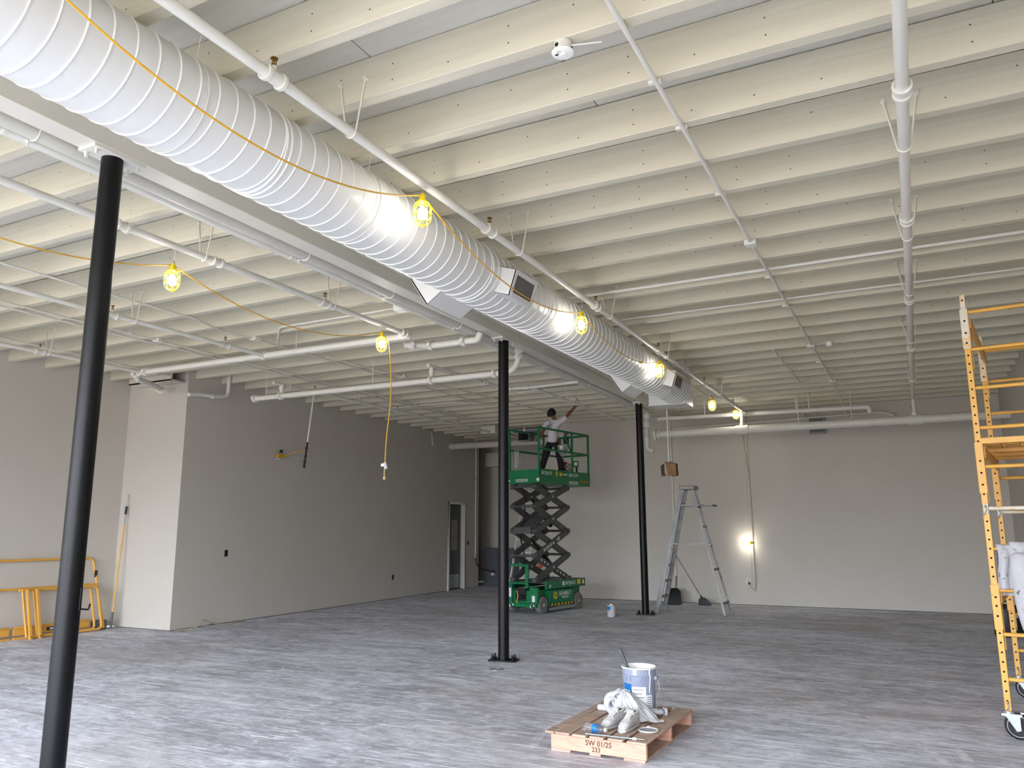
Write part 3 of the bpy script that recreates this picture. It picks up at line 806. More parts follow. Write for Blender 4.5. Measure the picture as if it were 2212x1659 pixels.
# pipes along the left flank of the main beam
t = thing('beam_side_pipe', 'thick white pipe clamped along the left side of the main beam', 'pipe', (-5.03, 3, 4.28), 0, 'pipes along the main beam')
build('pipe', MB().tube(fillet([(-4.995, -3.5, 4.28), (-5.055, 8, 4.28), (-5.15, 16.75, 4.28), (-5.16, 16.76, 3.68)], .12), .058, 18), M['pipe_dark'], t)
for y in (2.85, 5.5, 6.9, 8.4, 11.2, 13.0):
    x = -4.995 - .0053 * (y + 3.5)
    c = build('pipe_clamp', MB().tube(arc((x, y, 4.28), .061, PI * .1, -PI * 1.1, (1, 0, 0), (0, 0, 1), 14), .006, 6).b2((x - .09, y - .016, 4.225), (x - .05, y + .016, 4.235)), M['pipe'], t)
    build('clamp_screw', MB().cyl((x - .07, y, 4.24), (x - .07, y, 4.2), .007, 8), M['pipe'], c)
joint(t, (-5.16, 16.76, 4.15), (0, 0, 1), .058); joint(t, (-5.16, 16.76, 3.95), (0, 0, 1), .058)
build('drain_elbow', MB().tube(fillet([(-5.16, 16.76, 3.7), (-5.16, 16.76, 3.42), (-5.02, 16.76, 3.36)], .1), .05, 14), M['pipe'], t)
t = thing('conduit', 'middle thin conduit running beside the main beam', 'conduit', (-5.115, 3, 4.25), 0, 'pipes along the main beam')
build('tube', MB().cyl((-5.085, -3.5, 4.25), (-5.2, 16.0, 4.25), .028, 14), M['pipe'], t)
for y in (2.7, 5.4, 6.8, 8.9): build('conduit_strap', MB().ring((-5.085 - .0059 * (y + 3.5), y - .012, 4.25), (-5.085 - .0059 * (y + 3.5), y + .012, 4.25), .034, .027, 14), M['pipe'], t)
t = thing('conduit', 'thinnest outer conduit running beside the main beam', 'conduit', (-5.19, 3, 4.25), 0, 'pipes along the main beam')
build('tube', MB().cyl((-5.155, -3.5, 4.255), (-5.24, 12.5, 4.255), .011, 10), M['pipe'], t)
build('outlet_box', MB().box((-5.30, 7.46, 4.28), (.13, .13, .07)), M['white'], t, bevel=.006)
for y in (1.9, 2.55, 5.3, 6.7): build('conduit_strap', MB().ring((-5.155 - .0053 * (y + 3.5), y - .012, 4.255), (-5.155 - .0053 * (y + 3.5), y + .012, 4.255), .017, .01, 12), M['pipe'], t)

# conduits on the joists
def conduit(label, pts, r=.0135, straps=(), boxes=(), group='thin conduits under the joists', fil=.1):
    t = thing('conduit', label, 'conduit', pts[0], 0, group)
    build('tube', MB().tube(fillet(pts, fil), r, 10), M['pipe'], t)
    for p in straps:
        p = V3(p); build('conduit_strap', MB().b2(p - V3((r * 2.4, .012, r * .2)), p + V3((r * 2.4, .012, r * 1.25))), M['pipe'], t)
    for p in boxes:
        p = V3(p); b = build('outlet_box', MB().b2(p - V3((.055, .055, .026)), p + V3((.055, .055, .03))), M['pipe'], t, bevel=.005)
    return t
conduit('long thin conduit with square boxes running over the middle of the right ceiling', [(-1.215, -3.5, 4.34), (-1.13, 15.2, 4.34), (-1.13, 15.25, 4.34), (-1.13, 17.9, 4.1)], .0165,
    [(-1.19, y, 4.34) for y in (1.85, 4.28, 4.9, 6.1, 8.5, 9.75, 13.4)], [(-1.17, 7.33, 4.335), (-1.155, 12.08, 4.335), (-1.13, 15.25, 4.335)])
conduit('short thin conduit left of the second square box at upper right', [(-1.7, 12.1, 4.34), (-1.68, 15.05, 4.34), (-1.18, 15.2, 4.34)], .012)
t = thing('ceiling_sensor', 'small white sensor on a bracket beside the second conduit box', 'sensor', (-.95, 12.05, 4.34), 0)
build('bracket', MB().bar((-1.10, 12.08, 4.345), (-.93, 12.05, 4.345), .02, .008), M['pipe'], t)
build('body', MB().cyl((-.9, 12.05, 4.36), (-.9, 12.05, 4.30), .045, 16), M['white'], t)
conduit('nearer thin conduit lying across the right ceiling between two joists', [(-3.45, 8.33, 4.385), (XR, 8.32, 4.385)], .02, [(-2.4, 8.33, 4.385), (-1.55, 8.33, 4.385), (-.2, 8.33, 4.385)])
conduit('farther thin conduit lying across the right ceiling between two joists', [(-3.35, 9.55, 4.385), (XR, 9.55, 4.385)], .015, [(-2.5, 9.55, 4.385), (-.7, 9.55, 4.385), (.8, 9.55, 4.385)])
conduit('thin conduit left of the nearest post, bending toward a square box', [(-8.09, -3.5, 4.335), (-8.03, 6.8, 4.335), (-8.2, 7.4, 4.335), (-8.15, 7.95, 4.335), (-8.1, 14.5, 4.335)], .0135,
    [(-8.05, y, 4.335) for y in (3.4, 5.9, 9.4)], [(-8.14, 7.95, 4.335)])
conduit('left of two parallel thin conduits near the left wall with a box', [(-9.66, -3.5, 4.335), (-9.6, 16.5, 4.335)], .0125, [(-9.63, y, 4.335) for y in (4.6, 6.4, 8.4)])
conduit('right of two parallel thin conduits near the left wall with a box', [(-9.44, -3.5, 4.335), (-9.42, 16.5, 4.335)], .0125, [(-9.43, y, 4.335) for y in (4.9, 6.9)], [(-9.44, 7.39, 4.335)])
conduit('thin conduit hugging the top of the left wall', [(-11.3, -3.5, 4.335), (-11.25, 7.2, 4.335), (-11.45, 9.3, 4.335)], .013, [(-11.28, 7.0, 4.335)])
conduit('bent conduit rising across the left ceiling towards the beam', [(-8.1, 8.35, 4.34), (-7.5, 7.75, 4.385), (-5.35, 7.72, 4.385)], .0165)
conduit('thin conduit running back over the left rear with two boxes', [(-8.0, 9.6, 4.335), (-7.2, 17.5, 4.335)], .013, [], [(-7.85, 11.2, 4.335), (-7.5, 14.4, 4.335)])
conduit('thin straight conduit behind the middle post over the left rear', [(-6.9, 13.8, 4.38), (-5.2, 13.75, 4.38)], .016)
conduit('thin cross conduit with a bend over the left rear corner', [(-10.5, 14.1, 4.34), (-8.5, 14.05, 4.34), (-8.1, 14.6, 4.34)], .014)

t = thing('ceiling_box', 'round white outlet box with a slotted cover screwed to a joist, top centre', 'box', (-1.545, 3.70, 4.36))
bx, by = -1.545, 3.68
build('box_body', MB().cyl((bx, by, 4.36), (bx, by, 4.305), .05, 28), M['pipe'], t)
cv = build('cover', MB().lathe([(.0, -.012), (.045, -.012), (.062, -.006), (.064, .0), (.06, .006), (0, .006)], 28, (bx, by, 4.30)), M['white'], t)
build('boss', MB().lathe([(0, -.02), (.016, -.018), (.02, -.012), (0, -.012)], 18, (bx, by, 4.30)), M['white'], cv)
for dx, dy in ((.006, .036), (-.012, -.036)): build('screw', MB().ring((bx + dx, by + dy, 4.288), (bx + dx, by + dy, 4.283), .013, .008, 14).bar((bx + dx - .008, by + dy, 4.285), (bx + dx + .008, by + dy, 4.285), .005, .004), M['pipe'], cv)
build('knockout', MB().sphere((bx - .032, by - .012, 4.288), .012, 10, 6, (1, .65, .2)), M['void'], cv)
for a in (-1.9, .3): build('knockout', MB().sphere((bx + .05 * math.cos(a), by + .05 * math.sin(a), 4.328), .013, 10, 6, (.35, 1, 1) if a > 0 else (1, .35, 1)), M['void'], t)
build('lead_wire', MB().tube([(bx + .05, by, 4.33), (bx + .12, by + .03, 4.335), (bx + .2, by + .09, 4.36)], .004, 6), M['white'], t)

# ------------------------------------------------------------------ headers along the back
t = thing('header_pipe', 'thick white header pipe in front of the back wall, brightly lit at one tee', 'pipe', (-4.8, 16.75, 3.725))
build('pipe', MB().cyl((-4.98, 16.75, 3.725), (XR, 16.75, 3.725), .08, 22), M['pipe'], t)
for x in (-3.08, .165):
    te = build('tee', MB().cyl((x - .13, 16.75, 3.725), (x + .13, 16.75, 3.725), .096, 22).cyl((x, 16.75, 3.8), (x, 16.75, 3.86), .055, 18), M['pipe'], t)
    build('drop', MB().cyl((x, 16.75, 3.84), (x, 16.75, 4.19), .034 if x < 0 else .03, 16), M['pipe'], te)
    build('drop_joint', MB().ring((x, 16.75, 4.02), (x, 16.75, 4.06), .046, .03, 16), M['pipe'], te)
build('flange', MB().ring((-4.98, 16.75, 3.725), (-4.93, 16.75, 3.725), .125, .07, 20).ring((-4.9, 16.75, 3.725), (-4.86, 16.75, 3.725), .125, .07, 20), M['pipe'], t)
for x in (-1.95, -.95): build('drop_rod', MB().cyl((x, 16.75, 3.8), (x, 16.75, 4.649), .008, 8), M['pipe'], t)
t = thing('upper_header_pipe', 'thinner white pipe above the thick header, bent down at its right end', 'pipe', (-4.85, 16.95, 4.1))
build('pipe', MB().tube(fillet([(-4.95, 16.95, 4.10), (-.72, 16.95, 4.06), (-.62, 16.95, 4.05), (-.62, 16.95, 3.93)], .07), .045, 16), M['pipe'], t)
for x in (-3.9, -2.0, -1.75): build('drop_rod', MB().cyl((x, 16.95, 4.1), (x, 16.95, 4.649), .012, 8), M['pipe'], t)
t = thing('wall_pipe', 'slim white pipe along the top of the back wall ending in a bent valve', 'pipe', (-4.4, 18.3, 4.05))
build('pipe', MB().cyl((-5.0, 18.33, 4.03), (-.45, 18.33, 4.13), .022, 12), M['pipe'], t)
for x in (-4.3, -2.9, -1.1): build('wall_clip', MB().b2((x - .014, 18.3, 4.03 + (x + 5) * .022 - .035), (x + .014, YB, 4.03 + (x + 5) * .022 + .035)), M['pipe_dark'], t)
build('valve', MB().tube([(-.45, 18.33, 4.13), (-.3, 18.33, 4.07), (-.2, 18.3, 4.03)], .03, 10).tube([(-.38, 18.33, 4.11), (-.12, 18.3, 4.13)], .012, 8), M['pipe'], t)
t = thing('wall_grille', 'small grey box on the back wall behind the thick header', 'vent', (-1.76, 18.3, 3.93))
build('housing', MB().b2((-1.93, 18.32, 3.74), (-1.59, YB, 4.10)), M['galv'], t, bevel=.006)
build('face', MB().b2((-1.91, 18.31, 3.76), (-1.61, 18.32, 4.08)), M['screen'], t)
for i, (x, lab) in enumerate(((-2.02, 'left of two bent conduits dropping down the back wall top'), (-1.78, 'right of two bent conduits dropping down the back wall top'))):
    t = thing('wall_conduit', lab, 'conduit', (x, 18.38, 4.2), 0, 'conduits at the top of the back wall')
    build('tube', MB().tube(fillet([(x - .25 + .2 * i, 18.2, 4.5), (x, 18.38, 4.48), (x, 18.40, 4.08)], .12), .02, 10), M['pipe_dark'], t)
t = thing('wall_conduit', 'thin white conduit running down the back wall behind the brown paper bag', 'conduit', (-5.09, 18.41, 2), 0, 'conduits at the top of the back wall')
build('tube', MB().cyl((-5.09, 18.42, .3), (-5.09, 18.42, 4.55), .022, 10), M['pipe'], t)
t = thing('wall_conduit', 'painted wall strip running down the back wall behind the hanging wall lamp cord', 'conduit', (-3.33, 18.43, 2), 0, 'conduits at the top of the back wall')
build('tube', MB().b2((-3.36, 18.42, .3), (-3.29, YB, 4.6)), M['wall'], t, bevel=.008)
# ------------------------------------------------------------------ caged work lamps
def lamp(label, loc, top, group, tilt=None):
    """top: the point the hook hangs from."""
    t = thing('work_lamp', label, 'lamp', loc, 0, group)
    R = tilt or Matrix.Identity(3)
    L = V3(loc)
    def T(mb): mb.v = [R @ p for p in mb.v]; return mb
    prof = [(.030, .088), (.047, .075), (.063, .052), (.066, .02), (.066, -.03), (.060, -.062), (.040, -.09), (.016, -.104)]
    mb = MB()
    for k in range(8):
        a = 2 * PI * k / 8
        mb.tube([(r * math.cos(a), r * math.sin(a), z) for r, z in prof], .0034, 5)
    for r, z in ((.047, .075), (.066, .03), (.066, -.025), (.050, -.078), (.016, -.104)):
        mb.tube([(r * math.cos(2 * PI * i / 20), r * math.sin(2 * PI * i / 20), z) for i in range(20)], .0034, 5, True)
    build('cage', T(mb), M['lamp_yellow'], t, local=True)
    build('bulb', T(MB().lathe([(0, -.056), (.018, -.052), (.031, -.036), (.036, -.014), (.034, .008), (.024, .03), (.015, .044)], 18)), M['bulb'], t, local=True)
    build('socket', T(MB().lathe([(.014, .03), (.016, .06), (.032, .072), (.034, .095), (.024, .102), (.024, .135), (.016, .145)], 16)), M['lamp_yellow'], t, local=True)
    hk = [(0, 0, .143), (.012, 0, .155), (.012, 0, .168), (0, 0, .178), (-.01, 0, .17)]
    build('hook', T(MB().tube(hk, .003, 6)), M['brass'], t, local=True)
    if top is not None:
        q = V3(top) - L
        build('tie_wire', MB().tube([R @ V3((0, 0, .175)), (R @ V3((0, 0, .175))).lerp(q, .5) + V3((.006, .004, 0)), q], .0022, 5).tube([R @ V3((.004, 0, .175)), R @ V3((.02, .01, .215))], .002, 5), M['pipe'], t, local=True)
    return t
GL = 'caged work lamps on the right string'
RL = [(-2.99, 1.20, 3.92), (-2.995, 4.46, 3.917), (-3.03, 7.61, 3.835), (-3.05, 10.62, 3.88), (-3.08, 14.0, 3.86), (-3.17, 16.62, 4.04)]
names = ['lit yellow caged lamp out of view above the camera', 'largest lit yellow caged lamp, glowing beside the middle of the big duct', 'lit yellow caged lamp below the pipe, just past the first duct register', 'lit yellow caged lamp in front of the far duct register', 'lit yellow caged lamp between the duct end box and the back header', 'lit yellow caged lamp touching the drop pipe of the back header']
for q, nm in zip(RL, names):
    if q[1] < 2: continue
    px = -2.95 - .0064 * (q[1] + 3.5)
    lamp(nm, q, (px, q[1], 4.12) if q[1] < 15 else (px, q[1], 4.12), GL)
LL = [(-5.69, 4.54, 3.845), (-5.665, 7.60, 3.915)]
lamp('lit yellow caged lamp right of the nearest post', LL[0], (-5.685, 4.54, 4.12), 'caged work lamps on the left string')
lamp('lit yellow caged lamp at the left cross pipe, with a cord hanging from it', LL[1], (-5.665, 7.60, 4.12), 'caged work lamps on the left string')

def cord(label, ptslist, m='cord', r=.0055, group='yellow lamp cords', name='lamp_cord'):
    t = thing(name, label, 'cord', ptslist[0][0], 0, group)
    build('cord', MB().tube(ptslist[0], r, 6), M[m], t)
    for p in ptslist[1:]: build('cord', MB().tube(p, r, 6), M[m], t)
    return t
def top(q): return V3(q) + V3((0, 0, .125))
segs = []
for a, b, s in ((0, 1, .35), (1, 2, .24), (2, 3, .20), (3, 4, .14), (4, 5, .16)):
    A, B = top(RL[a]), top(RL[b])
    k = B - A; k.normalize()
    q = sag(A + k * .02, B - k * .03, s, 24)
    if a == 3: q = [p + V3((.16 * math.sin(PI * i / 24), 0, 0)) for i, p in enumerate(q)]
    segs.append(q)
cr = cord('yellow cord looping between the caged lamps along the big duct', segs)
K = segs[2][17]
build('cord_knot', MB().tube([V3(K) + V3((.012 * math.cos(a), .03 * math.sin(a), .018 * math.sin(2 * a))) for a in [2 * PI * i / 16 for i in range(16)]], .006, 6, True), M['cord'], cr)
cl = cord('yellow cord of the left lamp string, passing behind the nearest post', [sag((-5.70, 1.6, 3.97), top(LL[0]) - V3((0, .03, 0)), .24, 20), sag(top(LL[0]) + V3((0, .03, 0)), top(LL[1]) - V3((0, .03, 0)), .24, 24)])
# cord dropping from the left string, with plugs at its end
pts = [top(LL[1]) + V3((0, .02, 0)), (-5.60, 7.66, 3.95), (-5.585, 7.68, 3.7), (-5.575, 7.7, 3.3), (-5.60, 7.7, 3.0), (-5.63, 7.7, 2.75), (-5.64, 7.7, 2.45)]
sm = fillet(pts, .2, 6)
t = cord('pale yellow cord hanging straight down from the left lamp string to loose plugs', [sm], 'cord', .0065, name='power_lead')
build('plug', MB().cyl((-5.64, 7.7, 2.46), (-5.62, 7.7, 2.38), .018, 10, .022), M['cloth'], t)
build('plug', MB().tube([(-5.64, 7.7, 2.45), (-5.645, 7.7, 2.32), (-5.64, 7.7, 2.28)], .008, 8).cyl((-5.64, 7.7, 2.29), (-5.64, 7.7, 2.255), .02, 10), M['cordgrey'], t)
build('cord_tag', MB().box((-5.665, 7.69, 2.43), (.05, .004, .035)), M['label'], t)

# lamp hung against the back wall
tl = Matrix.Rotation(math.radians(82), 3, 'Y')
lamp('lit yellow caged lamp hung sideways against the back wall above an outlet', (-3.40, 18.27, 1.36), None, 'caged work lamp on the back wall', Matrix.Rotation(math.radians(86), 3, 'Y'))
t = cord('thin cord from the back header down past the wall lamp to the outlet', [fillet([(-3.09, 16.8, 3.64), (-3.12, 17.4, 2.9), (-3.23, 18.3, 1.75), (-3.26, 18.3, 1.36), (-3.235, 18.33, 1.05), (-3.25, 18.36, .6), (-3.30, 18.38, .36), (-3.38, 18.39, .36), (-3.43, 18.40, .46)], .3, 6)], 'cordgrey', .006, name='power_lead')
build('plug', MB().b2((-3.45, 18.38, .45), (-3.41, 18.43, .50)), M['dark'], t)

def plate(label, p, n, w=.075, h=.12, kind='outlet', m='white'):
    """p: centre on the wall; n: wall normal."""
    n = V3(n).normalized(); r = V3((0, 0, 1)).cross(n).normalized(); p = V3(p)
    t = thing('wall_' + kind, label, kind, tuple(p))
    def bx(nm, c, a, b, d0, d1, mm, par): return build(nm, MB().prism([c + r * (i * a / 2) + V3((0, 0, j * b / 2)) + n * d0 for i, j in ((-1, -1), (1, -1), (1, 1), (-1, 1))], n * (d1 - d0)), M[mm], par)
    bx('cover_plate', p, w, h, -.004, .006, m, t)
    if kind == 'outlet':
        for s in (-1, 1): bx('socket', p + V3((0, 0, s * h * .22)), w * .46, h * .26, .004, .009, 'dark' if m != 'white' else 'cabinet', t)
    else: bx('toggle', p, w * .4, h * .5, .004, .010, 'dark', t)
    return t
plate('white outlet plate low on the back wall under the wall lamp', (-3.45, YB, .51), (0, -1, 0))
plate('dark outlet low on the long left wall', (xleft(16.35), 16.35, .52), (1, .046, 0), m='dark')
plate('dark switch box halfway up the long left wall, near its front corner', (xleft(10.72), 10.72, 1.25), (1, .046, 0), kind='switch', m='dark')
plate('small dark switch right of the grey door', (xleft(20.35), 20.35, 1.3), (1, .046, 0), kind='switch', m='dark')
plate('white plate on the right wall behind the scaffold', (XR, 14.2, 2.6), (-1, 0, 0), .12, .12, kind='switch')

# ------------------------------------------------------------------ scissor lift
LIFT = (-7.09, 15.49, 0)
LR = math.radians(-10)
lift = thing('scissor_lift', 'green and charcoal scissor lift raised with a worker on its platform', 'lift', LIFT, LR)
def lb(name, mb, m, par=None, **k): return build(name, mb, M[m], par or lift, local=True, **k)
ch = lb('chassis', MB().b2((-.30, -.84, .13), (.30, .86, .46)).b2((-.405, -.46, .12), (.405, .48, .45)), 'green', bevel=.012)
for s in (-1, 1):
    lb('side_beam', MB().b2((s * .405 - .02, -.60, .47), (s * .405 + .02, .90, .635)), 'green', ch, bevel=.006)
lb('top_cover', MB().b2((-.385, -.60, .58), (.385, .90, .622)), 'arm', ch, bevel=.006)
lb('rear_guard', MB().b2((-.40, .86, .47), (.40, .91, .63)), 'arm', ch, bevel=.006)
lb('skid_bar', MB().b2((.385, -.46, .05), (.405, .5, .10)).b2((-.405, -.46, .05), (-.385, .5, .10)), 'zinc', ch)
# front end: bumper, electrical box and access ladder
lb('bumper', MB().b2((-.38, -.90, .13), (.38, -.84, .20)).b2((-.40, -.90, .20), (-.22, -.80, .56)).b2((.2, -.88, .20), (.40, -.80, .52)), 'green', ch, bevel=.008)
lb('pump_unit', MB().b2((-.16, -.87, .25), (.1, -.82, .50)).cyl((-.05, -.885, .33), (.07, -.885, .33), .04, 12), 'dark', ch)
lb('control_label', MB().b2((-.32, -.905, .32), (-.24, -.9, .5)).b2((.27, -.885, .24), (.34, -.88, .36)), 'label', ch)
lb('hose_loop', MB().tube([(-.1, -.89, .45), (-.04, -.93, .35), (-.08, -.92, .25), (-.1, -.89, .2)], .01, 6), 'yprint', ch)
lb('tie_hook', MB().tube(arc((-.22, -.92, .16), .045, 0, PI * 1.5, (1, 0, 0), (0, 0, 1), 10), .012, 6), 'zinc', ch)
lb('tie_hook', MB().tube(arc((.3, -.92, .16), .045, 0, PI * 1.5, (1, 0, 0), (0, 0, 1), 10), .012, 6), 'zinc', ch)
mb = MB()
for x in (-.36, .16): mb.b2((x - .035, -.92, .50), (x + .035, -.87, .98))
mb.b2((-.36, -.92, .93), (.16, -.87, .98)); mb.b2((-.36, -.92, .58), (.16, -.87, .62))
lb('ladder_frame', mb, 'green', bevel=.006)
for sx in (-1, 1):
    for sy in (-.66, .66):
        w = lb('wheel', MB().lathe([(.075, -.055), (.15, -.058), (.165, -.05), (.172, -.03), (.172, .03), (.165, .05), (.15, .058), (.075, .055)], 32, (sx * .35, sy, .172), Matrix.Rotation(PI / 2, 3, 'Y')), 'tyre')
        lb('rim', MB().lathe([(0, -.03), (.05, -.034), (.06, -.02), (.115, -.03), (.12, -.045), (.12, .045), (.115, .03), (.06, .02), (.05, .034), (0, .03)], 24, (sx * .35, sy, .172), Matrix.Rotation(PI / 2, 3, 'Y')), 'rim', w)
        lb('hub_cap', MB().lathe([(0, .062), (.03, .058), (.034, .03), (0, .03)], 14, (sx * .35, sy, .172), Matrix.Rotation(sx * PI / 2, 3, 'Y')), 'rim', w)
# the scissor stack
ZN = [.66, 1.14, 1.64, 2.14, 2.57]
yL, yR = -.76, .42
def armbar(p0, p1, x, label=None):
    d = (V3(p1) - V3(p0)).normalized()
    mb = MB().bar((x, p0[0], p0[1]), (x, p1[0], p1[1]), .042, .135, (0, 0, 1) if abs(d.y) > .3 else (0, 1, 0))
    return lb('scissor_arm', mb, 'arm', bevel=.006)
for lv in range(4):
    z0, z1 = ZN[lv], ZN[lv + 1]
    for s in (-1, 1):
        e = .0
        a1 = armbar((yL, z0), (yR, z1), s * .30)
        a2 = armbar((yR, z0), (yL, z1), s * .255)
        for q in (.5,):
            yc, zc = (yL + yR) / 2, (z0 + z1) / 2
            lb('pivot_pin', MB().cyl((s * .23, yc, zc), (s * .33, yc, zc), .028, 12), 'zinc', a1)
        if s > 0 and lv == 1: ARM = a1
        if s > 0 and lv == 0: ARM0 = a2
    for y in (yL, yR):
        lb('cross_tube', MB().cyl((-.33, y, z1 if lv < 3 else z1 - .02), (.33, y, z1 if lv < 3 else z1 - .02), .026, 12), 'arm')
        for s in (-1, 1): lb('node_boss', MB().cyl((s * .225, y, z1 if lv < 3 else z1 - .02), (s * .335, y, z1 if lv < 3 else z1 - .02), .05, 14), 'arm')
for y in (yL, yR):
    lb('slide_block', MB().b2((-.335, y - .06, .615), (-.22, y + .06, .70)).b2((.22, y - .06, .615), (.335, y + .06, .70)), 'arm', bevel=.005)
lb('lift_cylinder', MB().cyl((0, .28, .86), (0, -.25, 1.26), .05, 16).cyl((0, -.25, 1.26), (0, -.5, 1.46), .03, 14), 'dark')
lb('lift_cylinder', MB().cyl((0, .22, 1.75), (0, -.3, 2.15), .045, 16).cyl((0, -.3, 2.15), (0, -.5, 2.3), .028, 14), 'dark')
lb('cylinder_bracket', MB().b2((-.22, -.84, 1.58), (.22, -.60, 1.72)).prism([(-.2, -.62, 1.72), (.2, -.62, 1.72), (.18, -.2, 1.93), (-.18, -.2, 1.93)], (0, .02, .03)), 'arm', bevel=.006)
lb('reflector', MB().cyl((.05, -.25, .93), (.05, -.27, .93), .06, 16), 'orange')
lb('hose_bundle', MB().tube([(-.15, -.7, .7), (-.18, -.5, 1.1), (-.16, -.72, 1.6), (-.17, -.5, 2.0), (-.15, -.6, 2.55)], .016, 8), 'rubber')
# platform
PX, PY0, PY1, PZ = .40, -.78, 1.22, 2.78
deckp = lb('platform_deck', MB().b2((-PX, PY0, 2.615), (PX, PY1, PZ)), 'green', bevel=.006)
for s in (-1, 1): lb('toe_board', MB().b2((s * PX - .012 * (s > 0) - .0, PY0, PZ - .004), (s * PX + .012 * (s < 0) + .0, PY1, 2.915)), 'green', deckp)
lb('toe_board', MB().b2((-PX, PY1 - .012, PZ - .004), (PX, PY1, 2.915)), 'green', deckp)
lb('gate_sill', MB().b2((-PX, PY0 - .004, 2.72), (PX, PY0 + .012, 2.90)), 'green', deckp)
lb('sill_label', MB().b2((-.2, PY0 - .0075, 2.655), (.1, PY0 - .0035, 2.705)).b2((-.4, PY0 - .0075, 2.655), (-.36, PY0 - .0035, 2.705)).b2((.34, PY0 - .0075, 2.655), (.405, PY0 - .0035, 2.715)), 'label', deckp)
mb = MB()
for i in range(9): mb.b2((-.19 + i * .031, PY0 - .009, 2.663), (-.172 + i * .031, PY0 - .007, 2.697))
lb('sill_print', mb, 'ink', deckp)
for s in (-1, 1):
    for y in (PY0 + .025, .52, PY1 - .025):
        lb('guard_post', MB().b2((s * (PX - .02) - .02, y - .02, PZ), (s * (PX - .02) + .02, y + .02, 3.77)), 'green', bevel=.004)
    for z in (3.77, 3.33):
        lb('guard_rail', MB().bar((s * (PX - .02), PY0 + .01, z), (s * (PX - .02), PY1 - .01, z), .04, .042), 'green', bevel=.005)
for z in (3.77, 3.33): lb('guard_rail', MB().bar((-PX + .02, PY1 - .025, z), (PX - .02, PY1 - .025, z), .04, .042), 'green', bevel=.005)
lb('guard_brace', MB().bar((PX - .02, .50, 3.33), (PX - .02, .22, 3.68), .03, .03), 'green')
lb('gate_chain', MB().tube(sag((-PX + .02, PY0 + .02, 3.70), (PX - .02, PY0 + .02, 3.70), .10, 12), .006, 6), 'dark')
lb('control_box', MB().b2((.28, .32, 3.52), (.36, .44, 3.66)).cyl((.32, .38, 3.66), (.32, .38, 3.80), .018, 10).tube(arc((.32, .38, 3.68), .09, 0, PI, (0, 1, 0), (0, 0, 1), 10), .01, 6), 'dark', bevel=.006)
# writing on the lift: +X face
RX = (0, 1, 0); UZ = (0, 0, 1)
def ll(t_, s, m, par, y, z, x): return lettering(t_, s, M[m], par, (x, y, z), RX, UZ)
ll('SKYJACK', .10, 'label', lift, -.50, 2.83, PX + .001)
lb('logo_diamond', MB().prism([(PX, -.17, 2.84), (PX, -.13, 2.92), (PX, -.09, 2.84), (PX, -.13, 2.76)], (.003, 0, 0)), 'yprint')
lb('logo_sun', MB().prism([(PX, .02 + (.034 if i % 2 else .05) * math.cos(i * PI / 8), 2.83 + (.034 if i % 2 else .05) * math.sin(i * PI / 8)) for i in range(16)], (.003, 0, 0)), 'yprint')
ll('SUNBELT', .052, 'label', lift, .19, 2.83, PX + .001)
ll('SJIII 3219', .10, 'label', lift, .53, 2.83, PX + .001)
lb('rating_plate', MB().b2((PX, .36, 2.64), (PX + .003, .72, 2.70)), 'label')
mb = MB()
for i in range(11): mb.b2((PX + .002, .38 + i * .03, 2.65), (PX + .0045, .395 + i * .03, 2.69))
lb('plate_print', mb, 'ink')
mb = MB(); md = MB()
for i in range(5): mb.prism([(PX, .80 + i * .075, 2.70), (PX, .835 + i * .075, 2.70), (PX, .855 + i * .075, 2.735), (PX, .82 + i * .075, 2.735)], (.003, 0, 0))
md.b2((PX - .001, .79, 2.695), (PX + .0015, 1.17, 2.74))
lb('hazard_ground', md, 'ink'); lb('hazard_stripe', mb, 'yprint')
ll('SKYJACK', .10, 'label', lift, .30, .56, .427)
lb('warning_label', MB().b2((.425, .58, .52), (.428, .70, .62)), 'yprint')
lb('serial_label', MB().b2((.425, .0, .52), (.428, .07, .60)).b2((.425, .78, .52), (.428, .84, .60)).b2((.425, -.48, .50), (.428, -.44, .56)), 'label')
lb('logo_sun', MB().prism([(.405, -.24 + (.055 if i % 2 else .085) * math.cos(i * PI / 8), .335 + (.055 if i % 2 else .085) * math.sin(i * PI / 8)) for i in range(16)], (.003, 0, 0)), 'yprint')
lb('logo_eye', MB().prism([(.408, -.24 + .03 * math.cos(i * PI / 6), .335 + .03 * math.sin(i * PI / 6)) for i in range(12)], (.003, 0, 0)), 'green')
ll('SUNBELT', .115, 'label', lift, .13, .36, .406); ll('RENTALS', .06, 'label', lift, .13, .285, .406)
mb = MB()
for i in range(7): mb.prism([(.405, -.42 + i * .125, .135), (.405, -.36 + i * .125, .135), (.405, -.32 + i * .125, .175), (.405, -.38 + i * .125, .175)], (.003, 0, 0))
lb('hazard_ground', MB().b2((.404, -.44, .13), (.4065, .47, .18)), 'ink'); lb('hazard_stripe', mb, 'yprint')
def on_arm(txt, size, p0, p1, q, x, m='label'):
    a = V3((0, p0[0], p0[1])); b = V3((0, p1[0], p1[1])); d = (b - a).normalized(); c = a.lerp(b, q)
    if d.y < 0: d = -d
    lettering(txt, size, M[m], lift, (x, c.y, c.z), d, V3((1, 0, 0)).cross(d))
on_arm('SKYJACK', .085, (yL, ZN[1]), (yR, ZN[2]), .33, .322); on_arm('10', .12, (yL, ZN[1]), (yR, ZN[2]), .66, .322)
for i in range(8):
    a = V3((.278, yR, ZN[0])).lerp(V3((.278, yL, ZN[1])), .10 + i * .10); d = V3((0, yL - yR, ZN[1] - ZN[0])).normalized()
    lb('arm_stripe', MB().bar(a, a + d * .05, .004, .028), 'label')

